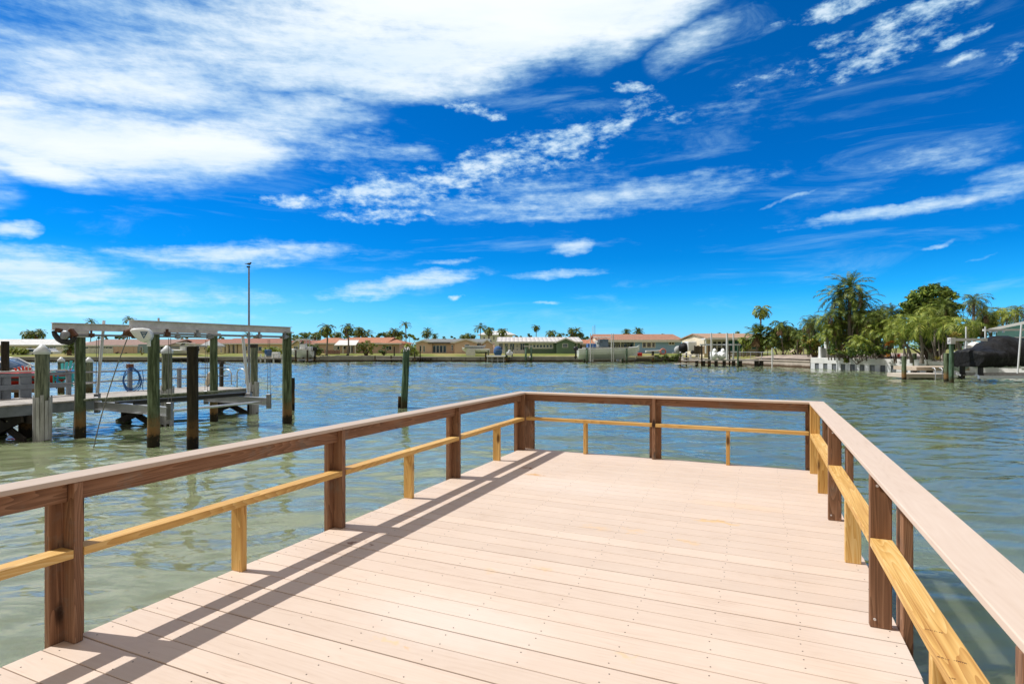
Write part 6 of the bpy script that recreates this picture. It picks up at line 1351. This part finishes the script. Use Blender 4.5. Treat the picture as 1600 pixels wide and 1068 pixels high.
def clump(px, Z, label, heads, kinds, base_z=1.2, stems=.05, group=None, name='palm_clump'):
    """several-stemmed palm: heads (px, py, r, lean)"""
    rg = random.Random(int(px + Z * 7)); root = thing(name, label, 'palm tree', (PX(px, Z), Z, base_z), 0, group); o = root.location
    for (x, y, r, ) in heads:
        zz = Z + rg.uniform(-1.2, 1.2); c = P(x, y, zz) - o; b = MB(); b.tube([(c.x * .3 + rg.uniform(-.2, .2), c.y, -.2), (c.x * .7, c.y, c.z * .5), (c.x, c.y, c.z)], [stems * 1.4, stems * 1.1, stems], 6); b.build('stem', [m_bark], root)
        ob = bpy.data.objects.new('fronds', kinds[rg.randrange(len(kinds))]); sc.collection.objects.link(ob); ob.parent = root; ob.location = c; ob.scale = (r / F * zz,) * 3; ob.rotation_euler = (rg.uniform(-.15, .15), rg.uniform(-.15, .15), rg.uniform(0, 6.28))
    return root
PG = None
# far left
palm(46, 521, 14, 160, 'dark palm left of a pair behind the white roofed house', CR); palm(60, 520, 14, 160, 'dark palm right of a pair behind the white roofed house', CR)
palm(142, 503, 10, 150, 'palm showing above the left lift beam', CRW); palm(202, 500, 11, 150, 'palm showing above the motor cover', CRW)
for i, (x, y, r, l) in enumerate([(20, 545, 8, 'small palm, leftmost of a row before the white roofed house'), (27, 546, 7, 'small palm, second of a row before the white roofed house'), (34, 546, 8, 'small palm, third of a row before the white roofed house'), (40, 547, 7, 'small dark trunked palm at the right end of a row before the white roofed house')]):
    palm(x, y, r, 100, l, CRL, tr=.14)
palm(109, 541, 12, 99, 'bushy palm with a brown dead skirt beside the rear lift piling', CRF, tr=.3)
tree(124, 150, 'dark round treetop above the brown roof left of the guide pole', [(124, 527, 8, 4), (163, 528, 8, 4)], lf_dark, .35, base_z=1.2); tree(192, 150, 'dark round treetop above the brown roof right of the guide pole', [(192, 527, 13, 5)], lf_dark, .35); tree(281, 150, 'green treetop above the brown roof right of the front piling', [(281, 526, 12, 4)], lf_mid, .35)
tree(222, 100, 'small yellow green shrub before the blue grey storeroom', [(222, 551, 4, 5)], lf_yel, .12, base_z=1, name='shrub', cat='shrub', trunk=.04)
tree(190, 104, 'low purplish shrubs along the pink fence', [(182, 551, 4, 3), (190, 551.5, 5, 3), (196, 552, 4, 2.5)], M('purple_leaves', (.12, .07, .08), .8, island=.4), .12, base_z=1, name='shrub', cat='shrub', trunk=.03)
palm(387, 524, 9, 150, 'small dark palm behind the pale yellow house next to the flagpole', CRW); palm(402, 526, 8, 150, 'small dark palm behind the pale yellow roof, right of the flagpole', CR)
clump(422, 101, 'bushy yellow green palm clump in front of the pale yellow house', [(415, 545, 9), (424, 544, 10), (432, 545, 9), (438, 547, 8), (420, 549, 8)], CRL)
palm(330, 542, 10, 103, 'small arching yellow green palm by the canopy tent', CRL); palm(288, 541, 8, 104, 'small yellow palm behind the grey console boat', CRL)
# centre left
clump(480, 99, 'dense palm clump beside the white sport boat', [(473, 541, 11), (482, 540, 12), (490, 542, 11), (498, 546, 11), (486, 549, 10)], CR + CRL)
palm(478, 528, 12, 120, 'palm with orange brown fronds behind the cream gabled house', [CRF[0]]); palm(493, 524, 12, 125, 'dark palm left of the two tall trunked palms', CR); palm(464, 528, 9, 125, 'low palm behind the cream gable', CR)
palm(511, 512, 15, 98, 'tall straight trunked palm in front of the left end of the orange roof', CR, tr=.17); palm(544, 512, 14, 98, 'second tall trunked palm, in front of the white porch awning', CR, tr=.16)
palm(528, 523, 11, 125, 'palm behind the orange roof between the two tall trunked palms', CR); palm(561, 516, 14, 125, 'wide palm behind the orange roof right of the second tall palm', CR); palm(574, 521, 11, 125, 'dark palm behind the middle of the orange roof', CRW)
tree(590, 128, 'dark green hedge of treetops behind the orange roof', [(585, 526, 10, 5), (597, 525, 10, 6), (606, 524, 8, 6)], lf_dark, .3)
clump(615, 118, 'feathery palm clump behind the right end of the orange roof', [(608, 521, 10), (616, 517, 12), (623, 522, 11), (613, 527, 10), (622, 528, 10)], CR + CRL)
palm(633, 508, 11, 112, 'tall slender palm with drooping windblown fronds above the orange house', CRW, lean=-.3)
tree(572, 97, 'spreading light green tree in front of the orange tiled house', [(563, 543, 8, 8), (572, 537, 11, 8), (582, 541, 9, 8), (576, 547, 12, 6), (566, 549, 8, 5)], lf_mid, .15, base_z=1, mat2=lf_yel)
tree(600, 98, 'dark green bush right of the spreading light green tree', [(596, 545, 7, 7), (603, 543, 6, 6), (600, 550, 7, 4)], lf_dark, .15, base_z=1, name='bush', cat='bush')
clump(641, 97, 'yellow green palm clump left of the beige house', [(636, 540, 9), (645, 543, 9), (650, 549, 8), (641, 549, 9), (630, 547, 7)], CRL)
tree(515, 96.5, 'low green plants along the top of the pale grey seawall', [(500, 555, 6, 3), (512, 555.5, 7, 3), (524, 555.5, 7, 3), (538, 555, 8, 3.5), (552, 556, 6, 3), (575, 557, 9, 5)], lf_grass, .12, base_z=.9, name='hedge', cat='hedge', trunk=.02)
palm(666, 520, 10, 150, 'dark bushy palm behind the left end of the beige house', CR); palm(669, 517, 9, 148, 'windblown palm just right of the dark bushy one behind the beige house', CRW); palm(679.5, 525, 6, 160, 'small round palm top behind the grey roof', CRF)
tree(706, 170, 'low dark treetops far behind the grey shingle roof', [(695, 528, 5, 3), (708, 528, 6, 3)], lf_dark, .35)
clump(730, 140, 'dark palm clump left of the two storey house', [(724, 525, 8), (731, 523, 9), (738, 525, 8)], CR); palm(751, 512, 12, 138, 'tall feathery palm at the left corner of the two storey house', CRW)
palm(764, 515, 11, 125, 'palm in front of the left part of the two storey house', CR, tr=.25); palm(784, 517, 11, 125, 'palm in front of the right part of the two storey house', CR, tr=.25)
palm(837.5, 511, 8.5, 150, 'lone slender palm standing clear against the sky above the green house', CR); palm(861, 520, 11, 145, 'wide dark palm behind the white metal roof', CR); palm(875, 523, 8, 148, 'smaller palm right of the wide dark one behind the metal roof', CR)
tree(820, 160, 'low dark treetops behind the metal roof left of the lone slender palm', [(811, 526, 7, 3), (824, 525, 8, 4)], lf_dark, .35)
clump(897, 128, 'feathery palm clump above the right end of the metal roof', [(893, 516, 10), (901, 517, 12), (896, 523, 10), (907, 522, 9), (912, 529, 7)], CR + CRW)
palm(933, 526, 8, 130, 'small dark palm at the left end of the terracotta roof', CR); b = MB(); q = P(929.5, 535, 125); b.tube([(0, 0, 0), (0, 0, 3.9)], .05, 5); o = b.build('antenna_mast', [m_steel]); o.location = q; tag(o, 'thin antenna mast beside the left end of the terracotta roof', 'antenna')
palm(979, 519, 8, 140, 'round headed palm behind the terracotta roof, left of two', CRF); palm(997, 517, 8.5, 140, 'round headed palm behind the terracotta roof, right of two', CRF); palm(1035, 522.5, 4, 160, 'tiny palm tip behind the right end of the terracotta roof', CR)
tree(1045, 93.4, 'rounded green mangrove bushes growing at the seawall right of the large boat', [(1026, 558, 6, 5), (1036, 556, 8, 6), (1047, 557, 8, 6), (1056, 558, 8, 6), (1062, 559, 6, 5), (1040, 562, 10, 3), (1054, 562, 9, 3)], lf_grass, .16, base_z=.2, name='mangrove_bush', cat='bush', trunk=.05, dens=1.3)
clump(1084, 100, 'green palm clump between the blue and glazed houses', [(1078, 533, 8), (1087, 531, 9), (1096, 533, 8), (1092, 538, 8)], CR + CRL)
palm(1124, 521, 4, 140, 'tiny palm tip above the pale orange roof', CR); palm(1153, 519, 5, 140, 'small dark palm tip above the pale orange roof', CR)
for (px, Z, lab, bl, mt) in [(447, 140, 'dark treetops behind the cream gabled house, left of the clump palms', [(440, 528, 8, 4), (452, 527, 9, 5), (466, 526, 9, 6)], lf_dark), (500, 135, 'green treetops rising behind the left end of the orange roof', [(486, 525, 10, 6), (502, 522, 9, 7), (522, 525, 10, 5)], lf_mid),
        (552, 138, 'leafy green treetops behind the orange roof beside the wide palm', [(545, 524, 10, 6), (560, 524, 12, 7), (578, 527, 10, 5)], lf_dark), (640, 135, 'green treetops between the orange and the beige houses', [(628, 524, 9, 7), (640, 526, 8, 6), (650, 529, 6, 4)], lf_mid),
        (738, 165, 'low green treetops left of the two storey house', [(718, 528, 8, 4), (736, 527, 9, 5)], lf_dark), (885, 150, 'dark green treetops above the right half of the metal roof', [(868, 527, 9, 4), (884, 525, 10, 5), (905, 527, 10, 6), (918, 530, 8, 5)], lf_dark),
        (1084, 125, 'green treetops filling the gap right of the blue house', [(1072, 535, 8, 6), (1086, 534, 9, 7), (1098, 536, 7, 6)], lf_mid), (345, 150, 'dark treetops behind the canopy tent', [(335, 528, 9, 3), (350, 527, 9, 4)], lf_dark)]:
    tree(px, Z, lab, bl, mt, .3)
# right bank
palm(1190, 484, 17, 92, 'tall palm with drooping crown standing alone against the sky', CRL + CRW, lean=.3, tr=.16)
palm(1183, 521, 22, 80, 'palm with brown lower fronds in front of the glazed house', [CRF[0], CR[0]], tr=.24); clump(1164, 81, 'young bright green palms beside the teal screens', [(1160, 530, 11), (1168, 538, 10), (1163, 545, 9)], CRL)
clump(1222, 78, 'wide feathery palm clump behind the sandy patio', [(1208, 518, 20), (1220, 508, 22), (1234, 516, 20), (1240, 530, 18), (1204, 532, 16), (1226, 534, 18)], CR + CRL)
clump(1196, 79, 'dark green palm clump at the left edge of the sandy patio', [(1192, 530, 14), (1200, 538, 13), (1190, 543, 10)], CR)
clump(1250, 74, 'dark leaning palm clump between patio and the tallest palms', [(1246, 522, 17), (1256, 530, 15), (1250, 540, 13)], CR)
clump(1270, 68, 'palm clump with arching fronds at the left of the tallest palms', [(1262, 504, 20), (1272, 498, 20), (1280, 512, 19), (1268, 518, 18), (1262, 528, 16)], HI)
tree(1274, 66, 'dense broad leaved shrub spilling over the end of the white seawall', [(1256, 540, 10, 8), (1268, 534, 13, 12), (1280, 530, 12, 12), (1270, 546, 12, 9), (1282, 545, 8, 9), (1258, 530, 8, 8)], lf_mid, .16, base_z=.9, name='shrub', cat='shrub', mat2=lf_yel)
palm(1328, 449, 40, 60, 'tallest palm on the right bank with a greyish dead frond', [HI2[0]], tr=.22, tilt=.12)
palm(1312, 463, 38, 61, 'tall palm just left of the tallest one, its brown fronds reaching left', [HI2[1]], tr=.2); palm(1346, 469, 32, 62, 'tall palm right of the tallest one with fanned dark fronds', [HI2[2]], tr=.2)
clump(1318, 60, 'dense dark palm thicket beneath the tallest palms', [(1298, 492, 24), (1316, 486, 26), (1336, 488, 25), (1302, 508, 24), (1324, 506, 26), (1346, 504, 24), (1312, 528, 22), (1334, 526, 22), (1304, 536, 17)], HI)
clump(1368, 57, 'yellow green palm thicket right of the tallest palms', [(1360, 496, 22), (1376, 492, 22), (1388, 504, 22), (1366, 514, 22), (1384, 522, 22), (1362, 534, 20), (1376, 540, 18), (1350, 536, 18)], HIL + HI)
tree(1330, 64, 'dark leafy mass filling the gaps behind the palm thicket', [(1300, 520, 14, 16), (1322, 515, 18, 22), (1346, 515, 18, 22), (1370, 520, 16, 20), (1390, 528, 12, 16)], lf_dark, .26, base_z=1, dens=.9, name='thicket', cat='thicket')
tree(1325, 58.5, 'light green sea grape shrub hanging over the white seawall', [(1312, 551, 9, 6), (1326, 552, 9, 8), (1322, 560, 5, 5), (1300, 552, 8, 4)], lf_mid, .15, base_z=1.1, name='shrub', cat='shrub', mat2=lf_yel)
tree(1455, 60, 'large round broad leaved tree with reddish tinged crown behind the coconut palms', [(1420, 480, 14, 15), (1436, 466, 18, 16), (1458, 456, 20, 13), (1478, 460, 16, 14), (1430, 492, 18, 18), (1454, 482, 24, 20), (1480, 484, 18, 18), (1440, 510, 22, 16), (1470, 508, 22, 16)], lf_mid, .22, dens=1.0, trunk=.35, mat2=lf_dark)
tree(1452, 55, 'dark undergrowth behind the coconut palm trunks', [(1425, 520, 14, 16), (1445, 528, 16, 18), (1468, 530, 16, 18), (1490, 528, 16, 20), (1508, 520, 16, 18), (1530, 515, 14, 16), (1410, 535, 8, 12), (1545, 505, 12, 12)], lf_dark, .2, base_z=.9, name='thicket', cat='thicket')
tree(1375, 61, 'mid green leafy screen behind the yellow green palm thicket', [(1352, 500, 16, 18), (1372, 506, 18, 20), (1392, 514, 14, 18), (1404, 524, 12, 14)], lf_mid, .2, base_z=1, name='thicket', cat='thicket')
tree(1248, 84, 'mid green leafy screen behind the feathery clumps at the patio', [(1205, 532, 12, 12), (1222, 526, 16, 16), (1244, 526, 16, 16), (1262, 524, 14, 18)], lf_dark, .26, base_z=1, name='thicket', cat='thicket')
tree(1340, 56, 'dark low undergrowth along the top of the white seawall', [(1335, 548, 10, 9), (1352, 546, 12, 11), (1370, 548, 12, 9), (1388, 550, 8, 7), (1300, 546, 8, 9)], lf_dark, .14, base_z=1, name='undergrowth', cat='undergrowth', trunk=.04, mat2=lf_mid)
clump(1345, 57, 'bright green young palms in front of the dark palm thicket', [(1340, 530, 20), (1352, 538, 18), (1332, 540, 17), (1362, 545, 16)], HIL)
clump(1412, 54, 'bright arching palm between the thicket and the round tree', [(1404, 506, 24), (1414, 498, 26), (1420, 512, 24)], HIL)
clump(1540, 55, 'dense green palm fronds left of and above the teal house', [(1536, 488, 26), (1552, 492, 24), (1528, 506, 24), (1546, 508, 22), (1575, 492, 22)], HI + HIL)
clump(1296, 61, 'bright fronds at the left foot of the tallest palms', [(1288, 500, 22), (1300, 512, 20), (1292, 524, 20)], HIL)
clump(1386, 60, 'bright fronds behind the slanting coconut palm', [(1378, 482, 20), (1392, 488, 22), (1402, 494, 20)], HIL + HI2)
clump(1470, 52, 'bright fronds in front of the round broad leaved tree', [(1446, 484, 24), (1474, 478, 26), (1462, 500, 26), (1484, 494, 24), (1430, 520, 20)], HIL + HI2)
CG = 'coconut palms on the right bank'
palm(1402, 520, 25, 52, 'slanting coconut palm at the left end of the coconut palms', HIL, lean=-1.4, tr=.12, group=CG); palm(1437, 505, 38, 50, 'coconut palm with pale trunk behind the leftmost dock pilings', HIL, tr=.14, lean=-.2, group=CG)
palm(1489, 505, 40, 48, 'coconut palm with yellowing skirt above the lift piling', HIL, tr=.14, lean=-.6, group=CG); palm(1522, 469, 30, 53, 'tall upright coconut palm rising behind the covered boat', HI, tr=.13, group=CG); palm(1514, 508, 28, 49, 'short coconut palm with a single long arching frond over the covered boat', HIL, tr=.1, group=CG)
palm(1461, 488, 28, 54, 'yellow green coconut palm in front of the round broad leaved tree', HIL, tr=.12, group=CG); palm(1566, 487, 26, 58, 'coconut palm left of the teal house gable', HI + HIL, tr=.13, group=CG); palm(1590, 485, 24, 60, 'coconut palm right behind the teal house gable', HI, tr=.13, group=CG); palm(1548, 498, 24, 56, 'low yellowish coconut palm just left of the teal house', HIL, tr=.12, group=CG)
clump(1501, 50, 'slim multi stemmed palm behind the grey lift beam', [(1497, 518, 16), (1505, 514, 18), (1510, 524, 15)], HIL, stems=.06)
tree(1399, 52, 'orange yellow flowering shrub at the left of the slanting coconut palm', [(1388, 538, 3.5, 3.5), (1394, 532, 4, 4), (1400, 527, 4, 3), (1405, 523, 4, 3)], lf_orange, .12, base_z=1.2, name='shrub', cat='shrub', trunk=.05)
tree(1494, 46, 'bunch of yellow hanging fronds under the coconut palm by the lift piling', [(1493, 524, 7, 8)], lf_yel, .16, base_z=1.2, name='yellow_shrub', cat='shrub', trunk=.05)
def spiky(px, pyb, Z, r, mat, lab, name='bromeliad'):
    p = P(px, pyb, Z); rg = random.Random(px); b = MB()
    for i in range(34):
        a = rg.uniform(0, 6.28); e = rg.uniform(.2, 1.4); L_ = r / F * Z * rg.uniform(.7, 1.1); d = Vector((math.cos(a) * math.cos(e), math.sin(a) * math.cos(e), math.sin(e))); w = Vector((-math.sin(a), math.cos(a), 0)) * L_ * .07; m1 = d * L_ * .6
        b.add([-w * .6, w * .6, m1 + w, m1 - w, d * L_ - Vector((0, 0, L_ * .15))], [(0, 1, 2, 3), (3, 2, 4)])
    o = b.build(name, [mat], None); o.location = p; tag(o, lab, 'plant')
spiky(1386, 558, 54.5, 9, lf_orange, 'orange leaved bromeliad on the white seawall'); spiky(1404, 558, 53.5, 9, lf_red, 'dark red bromeliad on the white seawall'); spiky(1464, 562, 46, 9, lf_yel, 'yellow green spiky plant behind the wooden platform', 'spiky_plant')
# distant belt of trees along the horizon
b = MB(); rg = random.Random(77)
for i in range(150):
    x = rg.uniform(-380, 330); y = rg.uniform(300, 380); rr = rg.uniform(2.5, 6); leafblob(b, Vector((x, y, 1.5 + rg.uniform(1.0, 2.8))), (rr * 2.2, rr, rg.uniform(1.8, 3.2)), 90, .9, rg)

tag(b.build('far_trees', [lf_dark]), 'low belt of distant treetops beyond the houses', None, None, 'stuff')
